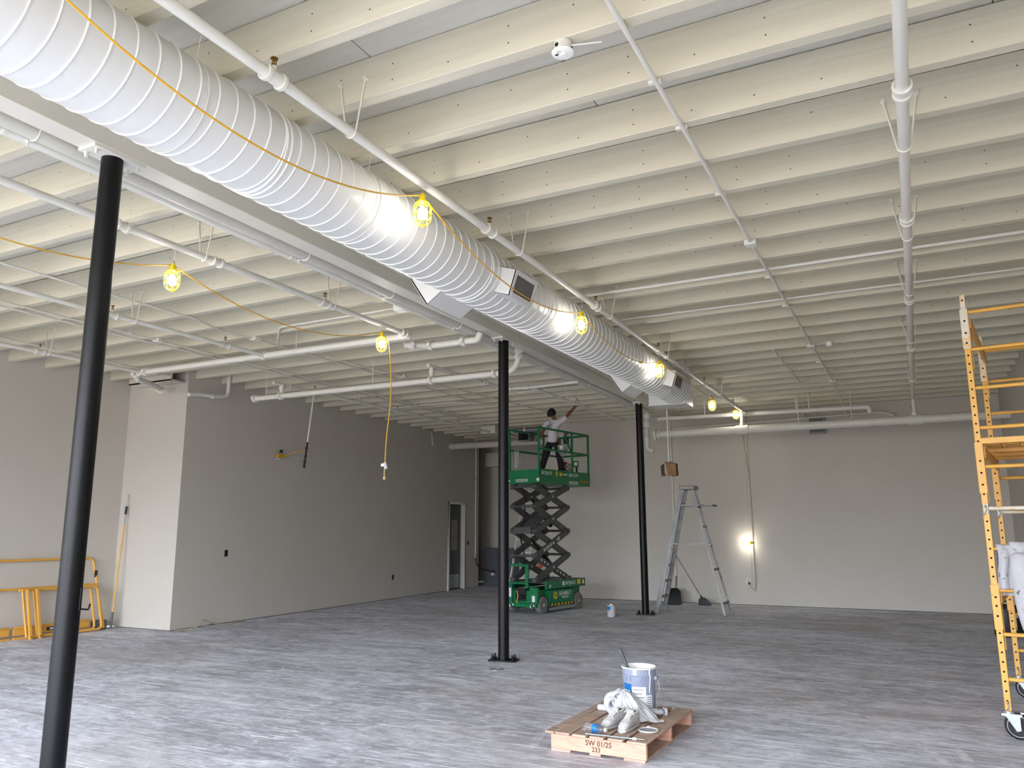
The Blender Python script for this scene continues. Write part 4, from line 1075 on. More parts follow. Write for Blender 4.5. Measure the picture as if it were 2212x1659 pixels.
# things on the platform (positions in the lift's own frame, turned into the room's)
LM = Matrix.Translation(LIFT) @ Matrix.Rotation(LR, 4, 'Z')
def lp(x, y, z): return LM @ V3((x, y, z))
t = thing('carton', 'small spotted carton standing on the lift platform behind the mid rail', 'carton', lp(.14, .62, PZ), LR)
build('carton_body', MB().b2((-.12, -.12, .0), (.12, .12, .34)), M['boxprint'], t, local=True, bevel=.004)
build('flap', MB().b2((-.12, -.125, .30), (.12, -.12, .36)), M['red'], t, local=True)
t = thing('paint_pot', 'grey paint pot hung on the inside of the lift railing', 'pot', lp(.24, .34, 3.25), LR)
build('pot_body', MB().lathe([(.0, 0), (.05, 0), (.11, .10), (.12, .22), (.114, .22), (.10, .1), (0, .02)], 20), M['galv'], t, local=True)
build('lid', MB().lathe([(.0, .255), (.07, .25), (.122, .225), (.12, .215), (0, .215)], 20), M['offwhite'], t, local=True)
build('bail', MB().tube(arc((.0, 0, .22), .12, 0, PI, (0, 1, 0), (.2, 0, 1), 12), .005, 6), M['zinc'], t, local=True)
build('pot_stem', MB().cyl((0, 0, .01), (0, 0, -.25), .012, 8), M['galv'], t, local=True)
t = thing('marker_post', 'short black post with a small green sign on the lift platform', 'sign', lp(.28, .86, PZ), LR)
build('stem', MB().cyl((0, 0, 0), (0, 0, .32), .022, 10).cyl((0, 0, 0), (0, 0, .03), .06, 12), M['dark'], t, local=True)
build('sign_plate', MB().b2((-.06, -.05, .26), (.08, -.04, .40)), M['green'], t, local=True, bevel=.004)
build('sign_print', MB().b2((-.035, -.053, .29), (.05, -.0495, .37)), M['label'], t, local=True)
# rag over the left mid rail
def ragf(u, v):
    yy = -.62 + u * .20 + .01 * math.sin(v * 9)
    s = (v - .35) * .62
    x = -PX + .02 + (.03 if s > 0 else -.03) * min(1, abs(s) * 12) + .014 * math.sin(u * 17 + v * 4)
    return (x, yy + .012 * math.sin(u * 20 + v * 6), 3.362 - abs(s) * (1.0 if abs(s) > .04 else .35) - .0)
rg = MB().grid(16, 22, ragf)
t = thing('rag', 'white rag draped over the left rail of the lift platform', 'rag', LIFT, LR)
o = build('cloth', rg, M['cloth'], t, local=True, sharp=180); sd = o.modifiers.new('s', 'SOLIDIFY'); sd.thickness = .006
# ------------------------------------------------------------------ people
def hand(palm, tips, thumb, r=.0085, n=None):
    """Skeleton lists for a palm with four fingers and a thumb; palm/tips are points."""
    return None

def person(name, label, J, mats, hand_l=None, hand_r=None, face=V3((0, 1, 0))):
    """J: joints in world space. One body mesh, with clothing and hair as parts."""
    t = thing(name, label, 'person', (J['pelvis'][0], J['pelvis'][1], min(J['la'][2], J['ra'][2]) - .08))
    g = {k: V3(v) for k, v in J.items()}
    vs = []; es = []; rs = []
    def add(p, r, par=None):
        vs.append(V3(p)); rs.append(r)
        if par is not None: es.append((par, len(vs) - 1))
        return len(vs) - 1
    up = (g['neck'] - g['pelvis']).normalized()
    pe = add(g['pelvis'], (.135, .105)); wa = add(g['waist'], (.13, .10), pe); ce = add(g['chest'], (.145, .11), wa)
    uc = add(g['chest'].lerp(g['neck'], .55), (.11, .09), ce); nk = add(g['neck'], .058, uc)
    hd0 = add(g['head'] + (g['neck'] - g['head']) * .45 + face * .01, .060, nk)
    hd = add(g['head'], (.082, .092), hd0); cr = add(g['crown'] - (g['crown'] - g['head']).normalized() * .05, (.070, .08), hd)
    side = face.cross(up).normalized()
    add(g['head'] + face * .092 - up * .012, .018, hd)          # nose
    for s in (-1, 1): add(g['head'] + side * s * .085, .018, hd)   # ears
    for sh, el, wr, hn, sgn, hh in (('ls', 'le', 'lw', 'lh', -1, hand_l), ('rs', 're', 'rw', 'rh', 1, hand_r)):
        a = add(g[sh], .062, uc); b = add(g[sh].lerp(g[el], .5), .05, a); c = add(g[el], .043, b); d = add(g[el].lerp(g[wr], .4), .043, c); e = add(g[wr], .029, d)
        pd = (g[hn] - g[wr]).normalized()
        pm = add(g[wr] + pd * .05, (.040, .022), e)
        ac = side if abs(pd.dot(side)) < .8 else face
        ac = (ac - pd * ac.dot(pd)).normalized(); cu = pd.cross(ac).normalized()
        if hh: cu = (V3(hh) - pd * V3(hh).dot(pd)).normalized(); ac = pd.cross(cu).normalized()
        for k, L in enumerate((.062, .072, .067, .052)):
            o = (k - 1.5) * .019
            k1 = add(g[wr] + pd * .088 + ac * o, .0095, pm)
            k2 = add(g[wr] + pd * (.088 + L * .5) + ac * o * 1.05 + cu * .012, .0088, k1)
            add(g[wr] + pd * (.088 + L * .8) + ac * o * 1.05 + cu * .04, .0078, k2)
        t1 = add(g[wr] + pd * .045 + ac * .04 * (1 if sgn > 0 else -1), .011, pm)
        add(g[wr] + pd * .075 + ac * .055 * (1 if sgn > 0 else -1) + cu * .025, .009, t1)
    for hp, kn, an, to in (('lhip', 'lk', 'la', 'lt'), ('rhip', 'rk', 'ra', 'rt')):
        a = add(g[hp], .088, pe); b = add(g[hp].lerp(g[kn], .5), .075, a); c = add(g[kn], .056, b); d = add(g[kn].lerp(g[an], .35), .054, c); e = add(g[an], .036, d)
        add(g[an] + V3((0, 0, -.05)), .032, e); 
    skin('body', vs, es, rs, M[mats['skin']], t, 1)
    # shirt
    vs, es, rs = [], [], []
    hm = add(g['pelvis'] - up * .07, (.168, .135)); pe = add(g['pelvis'] + up * .02, (.165, .132), hm); wa = add(g['waist'], (.155, .122), pe); ce = add(g['chest'], (.165, .128), wa)
    uc = add(g['chest'].lerp(g['neck'], .55), (.13, .105), ce); add(g['chest'].lerp(g['neck'], .86), (.075, .07), uc)
    for sh, el in (('ls', 'le'), ('rs', 're')):
        a = add(g[sh], .078, uc); b = add(g[sh].lerp(g[el], .45), .072, a); add(g[sh].lerp(g[el], .8), .068, b)
    sh_o = skin('shirt', vs, es, rs, M[mats['shirt']], t, 2)
    # trousers
    vs, es, rs = [], [], []
    pe = add(g['pelvis'] - up * .01, (.152, .124)); add(g['pelvis'] + up * .09, (.15, .12), pe)
    for hp, kn, an in (('lhip', 'lk', 'la'), ('rhip', 'rk', 'ra')):
        a = add(g[hp], .104, pe); b = add(g[hp].lerp(g[kn], .5), .094, a); c = add(g[kn], .078, b); d = add(g[kn].lerp(g[an], .5), .074, c); add(g[an] + V3((0, 0, .0)), .070, d)
    skin('trousers', vs, es, rs, M[mats['trousers']], t, 2)
    for an, to in (('la', 'lt'), ('ra', 'rt')):
        d = (g[to] - g[an]); d.z = 0; d.normalize()
        b = V3((g[an].x, g[an].y, g[to].z))
        vs, es, rs = [], [], []
        h = add(b - d * .06, (.040, .036)); m_ = add(b + d * .05, (.045, .036), h); q = add(b + d * .15, (.046, .028), m_); add(b + d * .19, (.034, .020), q); add(b - d * .02 + V3((0, 0, .07)), .045, h)
        skin('shoe', vs, es, rs, M[mats['shoe']], t, 2)
    # hair cap with a fringe line, open at the face
    hd = g['head']; hu = (g['crown'] - g['head']).normalized(); sd_ = face.cross(hu).normalized(); fc = hu.cross(sd_) * -1
    if fc.dot(face) < 0: fc = -fc
    R = Matrix((sd_, fc, hu)).transposed()
    mb = MB(); n = 18; rings = 10
    vsr = []
    for k in range(rings + 1):
        for i in range(n):
            a = 2 * PI * i / n
            back = .5 - .5 * math.sin(a)           # 1 at the back of the head
            lim = PI * (.40 + .36 * back); th = lim * k / rings
            p = V3((math.sin(th) * math.cos(a) * .084, math.sin(th) * math.sin(a) * .099, math.cos(th) * .110 + .002))
            vsr.append(hd + R @ p + hu * .012 - face * .006)
    mb.add(vsr, [(k * n + i, k * n + (i + 1) % n, (k + 1) * n + (i + 1) % n, (k + 1) * n + i) for k in range(rings) for i in range(n)])
    ho = build('hair', mb, M[mats['hair']], t, sharp=180); s_ = ho.modifiers.new('s', 'SOLIDIFY'); s_.thickness = .01; s_.offset = 1
    for s in (-1, 1):
        build('eye', MB().sphere(hd + face * .082 + side * s * .032 + hu * .012, .012, 10, 6), M['white'], t)
    build('mouth', MB().sphere(hd + face * .078 - hu * .05, .02, 10, 6, (1.0, .4, .35)), M['red'], t)
    return t, sh_o

dy = .08
J = dict(head=(-6.885, 15.36, 4.375), crown=(-6.86, 15.36, 4.50), neck=(-6.82, 15.35, 4.235), chest=(-6.83, 15.35, 4.06), waist=(-6.85, 15.35, 3.86), pelvis=(-6.855, 15.35, 3.735),
    ls=(-7.00, 15.34, 4.165), le=(-7.045, 15.24, 3.96), lw=(-7.115, 15.19, 3.80), lh=(-7.14, 15.14, 3.73),
    rs=(-6.64, 15.36, 4.195), re=(-6.52, 15.40, 4.325), rw=(-6.45, 15.5, 4.47), rh=(-6.425, 15.54, 4.53),
    lhip=(-6.94, 15.35, 3.70), lk=(-7.05, 15.32, 3.30), la=(-7.15, 15.27, 2.915), lt=(-7.28, 15.33, 2.848),
    rhip=(-6.755, 15.36, 3.69), rk=(-6.715, 15.40, 3.28), ra=(-6.645, 15.36, 2.915), rt=(-6.60, 15.56, 2.848))
J = {k: (a * 1.021, (b + dy) * 1.021, 2.782 + (c - 2.85) * .93) for k, (a, b, c) in J.items()}
w1, shirt = person('person', 'person on the lift in a white printed tee and black trousers, one arm raised', J, dict(skin='skin', shirt='tee', trousers='trousers', shoe='tan', hair='hair'), face=V3((.35, .85, .25)).normalized())
# print on the back of the tee, laid on the cloth
from mathutils.bvhtree import BVHTree
bv = BVHTree.FromPolygons([v.co + V3(w1.location) for v in shirt.data.vertices], [list(p.vertices) for p in shirt.data.polygons])
view = V3((.42, .90, .12)).normalized()
ca, sa = math.cos(math.radians(22)), math.sin(math.radians(22))
hx = V3((.905, -.42, 0)).normalized()
def on_back(u, v, lift_=.004):
    a, b = u * ca - v * sa, u * sa + v * ca
    p = V3((-7.01, 15.74, 3.945)) + hx * a + V3((0, 0, b))
    hit = bv.ray_cast(p - view * .6, view)[0]
    return (hit if hit else p) - view * lift_
def stroke(pts, r): return [on_back(u, v) for u, v in pts]
mb = MB()
rnd = random.Random(4)
for row, (u0, u1, v, h) in enumerate(((-.115, .105, .0, .034), (-.07, .075, -.042, .026))):
    u = u0
    while u < u1:
        w = rnd.uniform(.012, .02)
        mb.tube(stroke([(u, v - h / 2), (u + w * .3, v + h / 2 * rnd.uniform(.4, 1)), (u + w * .7, v - h / 2 * rnd.uniform(.3, 1)), (u + w, v + h * .2)], 0), .0030, 5); u += w + .006
mb.tube(stroke([(-.09 + i * .018, -.072) for i in range(9)], 0), .0028, 5)
build('shirt_print', mb, M['ink'], shirt)
mr_ = MB().tube(stroke([(.0, .005), (.02, .04), (.05, .062), (.085, .068)], 0), .005, 6).tube(stroke([(.03, .045), (.06, .03), (.09, .02)], 0), .004, 6)
build('shirt_print', mr_, M['red'], shirt)

# second person, almost wholly outside the right edge
cx, cy = 1.30, 11.3
J2 = dict(head=(cx, cy, 1.60), crown=(cx, cy, 1.73), neck=(cx, cy, 1.46), chest=(cx, cy, 1.28), waist=(cx, cy, 1.08), pelvis=(cx, cy, .95),
    ls=(cx - .17, cy, 1.40), le=(cx - .22, cy - .02, 1.13), lw=(cx - .20, cy - .10, .90), lh=(cx - .19, cy - .14, .82), rs=(cx + .17, cy, 1.40), re=(cx + .22, cy, 1.13), rw=(cx + .2, cy - .08, .9), rh=(cx + .2, cy - .1, .82),
    lhip=(cx - .09, cy, .92), lk=(cx - .11, cy, .50), la=(cx - .12, cy, .10), lt=(cx - .13, cy - .12, .048), rhip=(cx + .09, cy, .92), rk=(cx + .1, cy, .5), ra=(cx + .11, cy, .10), rt=(cx + .12, cy - .12, .048))
person('person', 'person in a grey shirt and blue jeans behind the yellow scaffold at the right edge', J2, dict(skin='skin2', shirt='greyshirt', trousers='denim', shoe='dark', hair='hair'), face=V3((-.3, -1, 0)).normalized())

# ------------------------------------------------------------------ rolling scaffold at the right
SCF = (.54, 7.75, 0); SR = math.radians(-7.7)
scf = thing('rolling_scaffold', 'tall yellow rolling scaffold with perforated posts at the right edge', 'scaffold', SCF, SR)
def sb(name, mb, m, par=None, **k): return build(name, mb, M[m], par or scf, local=True, **k)
SW, SLn = .74, 1.86
for yi, yy in enumerate((0, SLn)):
    for xi, xx in enumerate((0, SW)):
        h = .024
        lower = sb('post', MB().b2((xx - h, yy - h, .215), (xx + h, yy + h, 1.78)), 'yellow', bevel=.003)
        upper = sb('post', MB().b2((xx - h, yy - h, 1.86), (xx + h, yy + h, 3.56)), 'yellow', bevel=.003)
        for z0, z1 in ((1.77, 1.87), (3.56, 3.69)): sb('spigot', MB().b2((xx - h * .8, yy - h * .8, z0), (xx + h * .8, yy + h * .8, z1)), 'yellow_worn', upper)
        mb = MB()
        for z in [.29 + .075 * i for i in range(45)]:
            if 1.74 < z < 1.9 or .93 < z < 1.12 or 1.96 < z < 2.3 or z > 3.2: continue
            mb.cyl((xx, yy - h - .0012, z), (xx, yy - h + .002, z), .0085, 10)
            mb.cyl((xx - h - .0012, yy, z), (xx - h + .002, yy, z), .0085, 10)
        for z in (.95, 1.03, 1.10, 2.02, 2.12, 2.22, 3.25, 3.34, 3.45, 3.64):
            hh = h * 1.33 if z < 3.6 else h * .8
            mb.cyl((xx, yy - hh - .0012, z), (xx, yy - hh + .002, z), .009, 10)
        o = sb('pin_holes', mb, 'hole', weld=False); o['kind'] = 'stuff'
        for z0, z1 in ((.84, 1.20), (1.95, 2.38), (3.2, 3.56)):
            sb('sleeve', MB().b2((xx - h * 1.3, yy - h * 1.3, z0), (xx + h * 1.3, yy + h * 1.3, z1)), 'yellow' if z1 < 3 else 'yellow_worn', bevel=.003)
        for z in (.25, 1.81):
            sb('spring_pin', MB().tube([(xx - .004, yy - h - .006, z + .03), (xx + .008, yy - h - .012, z), (xx - .012, yy - h - .014, z - .035), (xx - .03, yy - h - .012, z - .06)], .0045, 6).sphere((xx, yy - h - .006, z + .03), .011, 8, 6), 'zinc')
        # caster
        f = sb('caster_fork', MB().cyl((xx, yy, .195), (xx, yy, .215), .045, 18).b2((xx - .05, yy - .045, .178), (xx + .09, yy + .045, .197)), 'zinc')
        for s in (-1, 1):
            sb('fork_leg', MB().prism([(xx - .03, yy + s * .034, .19), (xx + .075, yy + s * .034, .19), (xx + .075, yy + s * .034, .075), (xx + .045, yy + s * .034, .065)], (0, s * .006, 0)), 'zinc', f)
        w = sb('caster_wheel', MB().lathe([(0, -.018), (.06, -.022), (.088, -.022), (.1, -.012), (.102, 0), (.1, .012), (.088, .022), (.06, .022), (0, .018)], 28, (xx + .06, yy, .102), Matrix.Rotation(PI / 2, 3, 'X')), 'rubber')
        sb('tread_ring', MB().ring((xx + .06, yy - .0235, .102), (xx + .06, yy - .021, .102), .082, .077, 28), 'galv', w)
        sb('axle_bolt', MB().cyl((xx + .06, yy - .05, .102), (xx + .06, yy + .05, .102), .016, 10), 'zinc', w)
        sb('brake_tab', MB().b2((xx + .08, yy - .03, .2), (xx + .15, yy + .03, .212)), 'zinc', f)
    for z in (.455, .805, 1.155, 1.49, 1.823, 2.173, 2.505, 2.852, 3.195, 3.53):
        m_ = 'yellow_worn' if abs(z - 1.823) < .01 else 'yellow'
        sb('rung', MB().cyl((.024, yy, z), (SW - .024, yy, z), .0165, 12), m_)
for xx in (0, SW):
    for z0 in (1.10, 2.30, 3.44):
        sb('side_rail', MB().b2((xx - .014 + .03, .03, z0 - .05), (xx + .014 + .03, SLn - .03, z0 + .05)) if z0 > 0 else MB(), 'yellow', bevel=.003)
    for z0 in (1.10, 2.30, 3.44):
        for yy, s in ((.03, 1), (SLn - .03, -1)):
            sb('corner_gusset', MB().prism([(xx + .026, yy, z0 - .05), (xx + .026, yy + s * .10, z0 - .05), (xx + .026, yy, z0 - .42)], (.008, 0, 0)), 'yellow')
for zd in (2.36, 1.16):
    n = 5
    for k in range(n):
        x0 = .03 + k * (SW - .06) / n
        sb('deck_plank', MB().b2((x0 + .012, .05, zd), (x0 + (SW - .06) / n - .012, SLn - .05, zd + .03)), 'yellow', bevel=.003)
    for q0, q1 in ((-.03, .05), (SLn - .05, SLn + .03)): sb('deck_hook', MB().b2((.02, q0, zd + .005), (SW - .02, q1, zd + .055)), 'yellow', bevel=.003)
    for q in (.45, .93, 1.4): sb('deck_rib', MB().b2((.03, q, zd - .03), (SW - .03, q + .04, zd)), 'yellow')
SM = Matrix.Translation(SCF) @ Matrix.Rotation(SR, 4, 'Z')
# coverall hung over the rung: one cloth with a body, a hanging sleeve and a short front
def drape(name, label, x0, x1, yb, zb, front, back, m, taper=0.0, puff=.05):
    nu, nv = 24, 44; tot = front + back
    def fn(u, v):
        s = v * tot - back                     # < 0 behind the rung, > 0 in front
        cur = abs(s)
        fold = .014 * math.sin(u * 23 + s * 5) + .012 * math.sin(u * 11 - s * 9)
        half = (x1 - x0) / 2 * (1 - taper * max(0, s) / max(front, .01))
        x = (x0 + x1) / 2 + (u * 2 - 1) * half + .01 * math.sin(s * 14 + u * 3)
        side = 1 if s > 0 else -1
        bow = puff * math.sin(min(1, cur / (front if s > 0 else back)) * PI * .8)
        r = .024
        if cur < r * PI / 2: a = cur / r; return (x, yb - side * r * math.sin(a), zb + r * math.cos(a) + fold * .25)
        return (x, yb - side * (r + bow * (.6 + .4 * math.sin(u * 9)) ) + fold, zb - (cur - r * PI / 2))
    t = thing(name, label, 'clothes', tuple(SM @ V3(((x0 + x1) / 2, yb, 0))), SR)
    mb = MB().grid(nu, nv, fn); c = V3(((x0 + x1) / 2, yb, 0)); mb.v = [p - c for p in mb.v]
    o = build('cloth', mb, M[m], t, local=True, sharp=180)
    sd = o.modifiers.new('s', 'SOLIDIFY'); sd.thickness = .012; sd.offset = 1
    ss = o.modifiers.new('u', 'SUBSURF'); ss.levels = 1; ss.render_levels = 1
    return t, c
drape('work_jacket', 'paint-spattered white work jacket bunched over a scaffold rung', .04, .30, 0, 1.492, .36, .42, 'splash', .08, .07)
t, c = drape('coverall', 'white paint-spattered coverall hanging from the scaffold with one long sleeve', .135, .52, 0, 1.515, .40, .5, 'splash', .05, .06)
# the sleeve
pts = [(.20, -.07, 1.47), (.195, -.085, 1.30), (.20, -.08, 1.10), (.205, -.075, .98), (.215, -.075, .86), (.225, -.07, .80)]
vs = [V3(p) - c for p in pts]
skin('sleeve', vs, [(i, i + 1) for i in range(5)], [(.075, .05), (.08, .05), (.075, .045), (.07, .045), (.055, .04), (.038, .03)], M['splash'], t, 2, local=True)
build('cuff', MB().ring(V3((.225, -.07, .81)) - c, V3((.23, -.07, .75)) - c, .046, .036, 18), M['splash'], t, local=True)
build('pocket', MB().grid(8, 8, lambda u, v: V3((.30 + u * .14, -.098 - .01 * math.sin(u * 3), 1.30 - v * .15)) - c), M['splash'], t, local=True)

# black tool bag beyond the scaffold
t = thing('tool_bag', 'black upright bag on the floor beyond the scaffold near the back corner', 'bag', (1.16, 14.8, 0), .1)
build('bag_body', MB().lathe([(0, 0), (.17, 0), (.19, .04), (.185, .4), (.16, .48), (0, .5)], 8, (0, 0, 0), Matrix.Diagonal(V3((1.1, .75, 1)))), M['dark'], t, local=True, bevel=.01)
build('handle', MB().tube(arc((0, -.1, .46), .09, 0, PI, (1, 0, 0), (0, 0, 1), 10), .012, 8), M['rubber'], t, local=True)
build('buckle', MB().b2((.04, -.155, .30), (.11, -.14, .34)).b2((.07, -.155, .12), (.085, -.14, .3)), M['zinc'], t, local=True)

# ------------------------------------------------------------------ yellow frames leaning on the recessed left wall
def tubes(name, label, paths, r, loc, extra=(), m='yellow', group='yellow frames against the left wall'):
    t = thing(name, label, 'frame', loc, 0, group)
    for nm, p in paths: build(nm, MB().tube(fillet(p, .09, 6), r, 12), M[m], t)
    for nm, mb, mm in extra: build(nm, mb, M[mm], t)
    return t
def fr(x, y, z): return (XL0 + x, y, z)
def lean(z, b): return .06 + (b - .06) * (1 - z / 1.2)       # distance off the wall at height z
tubes('scaffold_frame', 'tall yellow tubular frame leaning against the left wall, behind the others',
    [('outer_tube', [fr(lean(.03, .32), 5.5, .03), fr(lean(1.2, .32), 5.5, 1.2), fr(lean(1.2, .32), 9.06, 1.2), fr(lean(.03, .32), 9.2, .03)]),
     ('cross_rail', [fr(lean(.76, .32) , 5.5, .76), fr(lean(.76, .32), 9.1, .76)])], .021, fr(.3, 7.4, 0),
    [('name_plate', MB().box(fr(lean(.93, .32) + .02, 9.09, .93), (.012, .05, .12)), 'dark')])
for k, (yy, dz, lab) in enumerate(((.0, 0, 'yellow rounded guard frame leaning at left, outermost of the two alike'), (-.07, 0, 'yellow rounded guard frame leaning at left, inner one of the two alike'))):
    b = .30 + .07 * (1 - k)
    def lx(z): return b - .09 * z / .75
    ye = 9.13 - k * .08
    tubes('guard_frame', lab, [('outer_tube', [fr(lx(.03), 7.88, .03), fr(lx(.03), ye, .03), fr(lx(.74), ye - .10, .74), fr(lx(.74), 7.75, .74)]),
        ('inner_post', [fr(lx(.03), 8.02 - k * .13, .03), fr(lx(.74), 7.93 - k * .13, .74)])], .021, fr(.4, 8.3, 0))
for k, (y0, y1, lab) in enumerate(((4.9, 7.66, 'yellow side rail lying along the left wall, nearer the camera'), (7.72, 9.0, 'yellow side rail lying along the left wall, toward the corner'))):
    x = .24
    t = thing('side_rail', lab, 'rail', fr(x, (y0 + y1) / 2, 0), 0, 'yellow frames against the left wall')
    build('channel', MB().b2(fr(x - .04, y0, .06), fr(x - .015, y1, .19)).b2(fr(x - .04, y0, .17), fr(x + .012, y1, .19)).b2(fr(x - .04, y0, .0), fr(x + .012, y1, .03)), M['yellow'], t, bevel=.003)
    build('rail_label', MB().b2(fr(x - .0155, y1 - .75, .085), fr(x - .0125, y1 - .25, .14)), M['dark'], t)
    build('label_print', MB().b2(fr(x - .013, y1 - .7, .1), fr(x - .0115, y1 - .5, .125)), M['label'], t)
for k, (yy, b) in enumerate(((7.80, .44), (7.95, .44))):
    t = thing('frame_post', ['upright yellow post at the end of the leaning frames, left one', 'upright yellow post at the end of the leaning frames, right one'][k], 'post', fr(b, yy, 0), 0, 'yellow frames against the left wall')
    build('tube', MB().bar(fr(b, yy + .07, .0), fr(b - .10, yy, .76), .042, .042, (0, 1, 0)), M['yellow'], t, bevel=.004)
    build('pin_hole', MB().sphere(fr(b + .018, yy + .067, .04), .009, 8, 6), M['hole'], t)

# extension pole with a wire roller frame, in the corner
t = thing('extension_pole', 'yellow extension pole leaning in the left corner beside the white pier', 'pole', (-12.52, 9.32, 0))
a, b = V3((-12.52, 9.32, .0)), V3((-12.62, 9.51, 2.26)); d = (b - a).normalized()
build('pole_tube', MB().cyl(a + d * .25, a + d * 1.78, .014, 12), M['yellow'], t)
build('grip', MB().cyl(a, a + d * .28, .022, 12), M['cabinet'], t)
build('inner_tube', MB().cyl(a + d * 1.75, a + d * 1.98, .011, 10), M['galv'], t)
build('roller_handle', MB().cyl(a + d * 1.96, a + d * 2.1, .02, 12), M['dark'], t)
build('roller_wire', MB().tube([a + d * 2.08, a + d * 2.14 + V3((-.02, 0, 0)), a + d * 2.3 + V3((-.02, 0, 0)), a + d * 2.32, a + d * 2.3 + V3((.02, 0, 0)), a + d * 2.14 + V3((.02, 0, 0)), a + d * 2.1], .005, 6), M['galv'], t)
t = thing('grey_weight', 'small grey block on the floor beside the extension pole', 'block', (-12.62, 9.12, 0))
build('block_body', MB().b2((-12.72, 9.08, 0), (-12.56, 9.28, .15)), M['cabinet'], t, bevel=.01)
build('block_top', MB().b2((-12.70, 9.10, .15), (-12.58, 9.26, .16)), M['cabinet'], t)

t = thing('loose_wire', 'loose grey wire coiled on the floor at the foot of the left wall', 'wire', (-11.25, 10.1, 0))
build('wire', MB().tube(fillet([(-11.30, 9.62, .008), (-11.18, 9.8, .01), (-11.1, 10.0, .06), (-11.22, 10.15, .14), (-11.3, 10.3, .09), (-11.24, 10.5, .012), (-11.15, 10.7, .008), (-11.3, 11.2, .008)], .12, 6), .006, 6), M['cordgrey'], t)
build('wire', MB().tube(fillet([(-11.2, 9.9, .008), (-11.05, 10.1, .05), (-11.2, 10.4, .07), (-11.28, 10.2, .01)], .1, 6), .005, 6), M['galv'], t)

# ------------------------------------------------------------------ things on and near the left wall
t = thing('pier_soffit', 'white boxed ledge across the top of the front pier on the left', 'ledge', (-11.8, 9.35, 4.3))
build('ledge_body', MB().b2((-12.5, 9.24, 4.25), (-11.40, 9.55, 4.28)).b2((-12.5, 9.24, 4.25), (-11.40, 9.27, 4.648)).b2((-12.5, 9.27, 4.28), (-12.47, 9.55, 4.648)), M['wall'], t, bevel=.004)
build('ledge_hole', MB().cyl((-11.55, 9.238, 4.47), (-11.55, 9.25, 4.47), .012, 8).cyl((-11.65, 9.238, 4.47), (-11.65, 9.25, 4.47), .012, 8), M['void'], t)
t = thing('drain_pipe', 'white pipe dropping beside the left wall and turning forward', 'pipe', (-11.1, 10.2, 4.2))
build('pipe', MB().tube(fillet([(-11.12, 10.28, 4.64), (-11.12, 10.28, 4.10), (-11.12, 10.0, 4.05), (-11.12, 9.62, 4.04), (-11.12, 9.4, 4.0)], .1), .036, 16), M['pipe'], t)
build('pipe_joint', MB().ring((-11.12, 9.95, 4.046), (-11.12, 9.90, 4.045), .045, .034, 16), M['pipe'], t)
t = thing('hanging_pole', 'white pole hanging from a joist by the left wall, black at its lower end', 'pole', (-10.3, 11.6, 3.5))
a, b = V3((-10.3, 11.72, 4.64)), V3((-10.3, 11.49, 2.86)); d = (b - a).normalized()
build('pole_tube', MB().cyl(a, a + d * 1.33, .016, 10), M['pipe'], t)
build('grip', MB().cyl(a + d * 1.32, b, .019, 10), M['dark'], t)
for k in (.2, .55, .78): build('grip_ring', MB().ring(a + d * (1.33 + k * .46), a + d * (1.36 + k * .46), .028, .018, 10), M['dark'], t)
build('end_knob', MB().sphere(b, .028, 10, 6), M['dark'], t)
t = thing('wall_strap', 'yellow strap with a black knob fixed to the left wall beside the hanging pole', 'strap', (xleft(12.2), 12.2, 3.05))
xs_ = xleft(12.1) + .05
build('strap', MB().tube([(-10.33, 11.56, 3.12), (-10.6, 11.7, 3.2), (-11.0, 11.9, 3.17), (xs_, 12.1, 3.16)], .009, 6), M['cord'], t)
build('strap_end', MB().box((xs_, 12.02, 3.15), (.06, .2, .05)), M['cord'], t)
build('knob', MB().sphere((xs_, 12.02, 3.25), .036, 12, 8), M['dark'], t)
build('clip', MB().tube(arc((xs_ + .01, 11.92, 3.06), .045, 0, PI, (0, 1, 0), (0, 0, 1), 8), .013, 6), M['offwhite'], t)

# ------------------------------------------------------------------ electrical corner
def cab(x0, x1, z1, lab):
    t = thing('electrical_cabinet', lab, 'cabinet', ((x0 + x1) / 2, 21.85, 0), 0, 'grey electrical cabinets in the back corner')
    build('cabinet_body', MB().b2((x0, 21.7, 0), (x1, 22.08, z1)), M['cabinet'], t, bevel=.006)
    d = build('cabinet_door', MB().b2((x0 + .02, 21.68, .08), (x1 - .02, 21.7, z1 - .03)), M['cabinet'], t, bevel=.004)
    build('door_latch', MB().b2((x1 - .07, 21.665, z1 * .5), (x1 - .05, 21.68, z1 * .5 + .08)), M['zinc'], d)
    return t
t = cab(-12.04, -11.53, 1.12, 'grey floor-standing electrical cabinet left of the middle post')
build('paint_daub', MB().sphere((-11.72, 21.678, .33), .05, 12, 6, (1.3, .08, .8)), M['offwhite'], t)
cab(-11.48, -11.0, 1.12, 'grey electrical cabinet half hidden behind the middle post')
t = thing('wall_panel', 'white blank panel high in the back corner beside the middle post', 'panel', (-11.7, 22.0, 3.9))
build('panel_body', MB().b2((-12.12, 21.92, 3.65), (-11.4, 22.1, 4.10)), M['offwhite'], t, bevel=.006)
build('panel_lid', MB().b2((-12.10, 21.91, 3.67), (-11.42, 21.92, 4.08)), M['offwhite'], t, bevel=.003)
t = thing('junction_box', 'white junction box under the ceiling in the back corner, three conduits rising', 'box', (-9.65, 17.8, 4.2))
build('box_body', MB().b2((-9.88, 17.62, 4.12), (-9.46, 18.0, 4.32)), M['offwhite'], t, bevel=.006)
build('box_lid', MB().b2((-9.86, 17.61, 4.14), (-9.48, 17.62, 4.30)), M['offwhite'], t, bevel=.003)
for x in (-9.72, -9.64, -9.55): build('conduit_riser', MB().cyl((x, 17.72, 4.32), (x, 17.72, 4.649), .018, 10), M['pipe'], t)
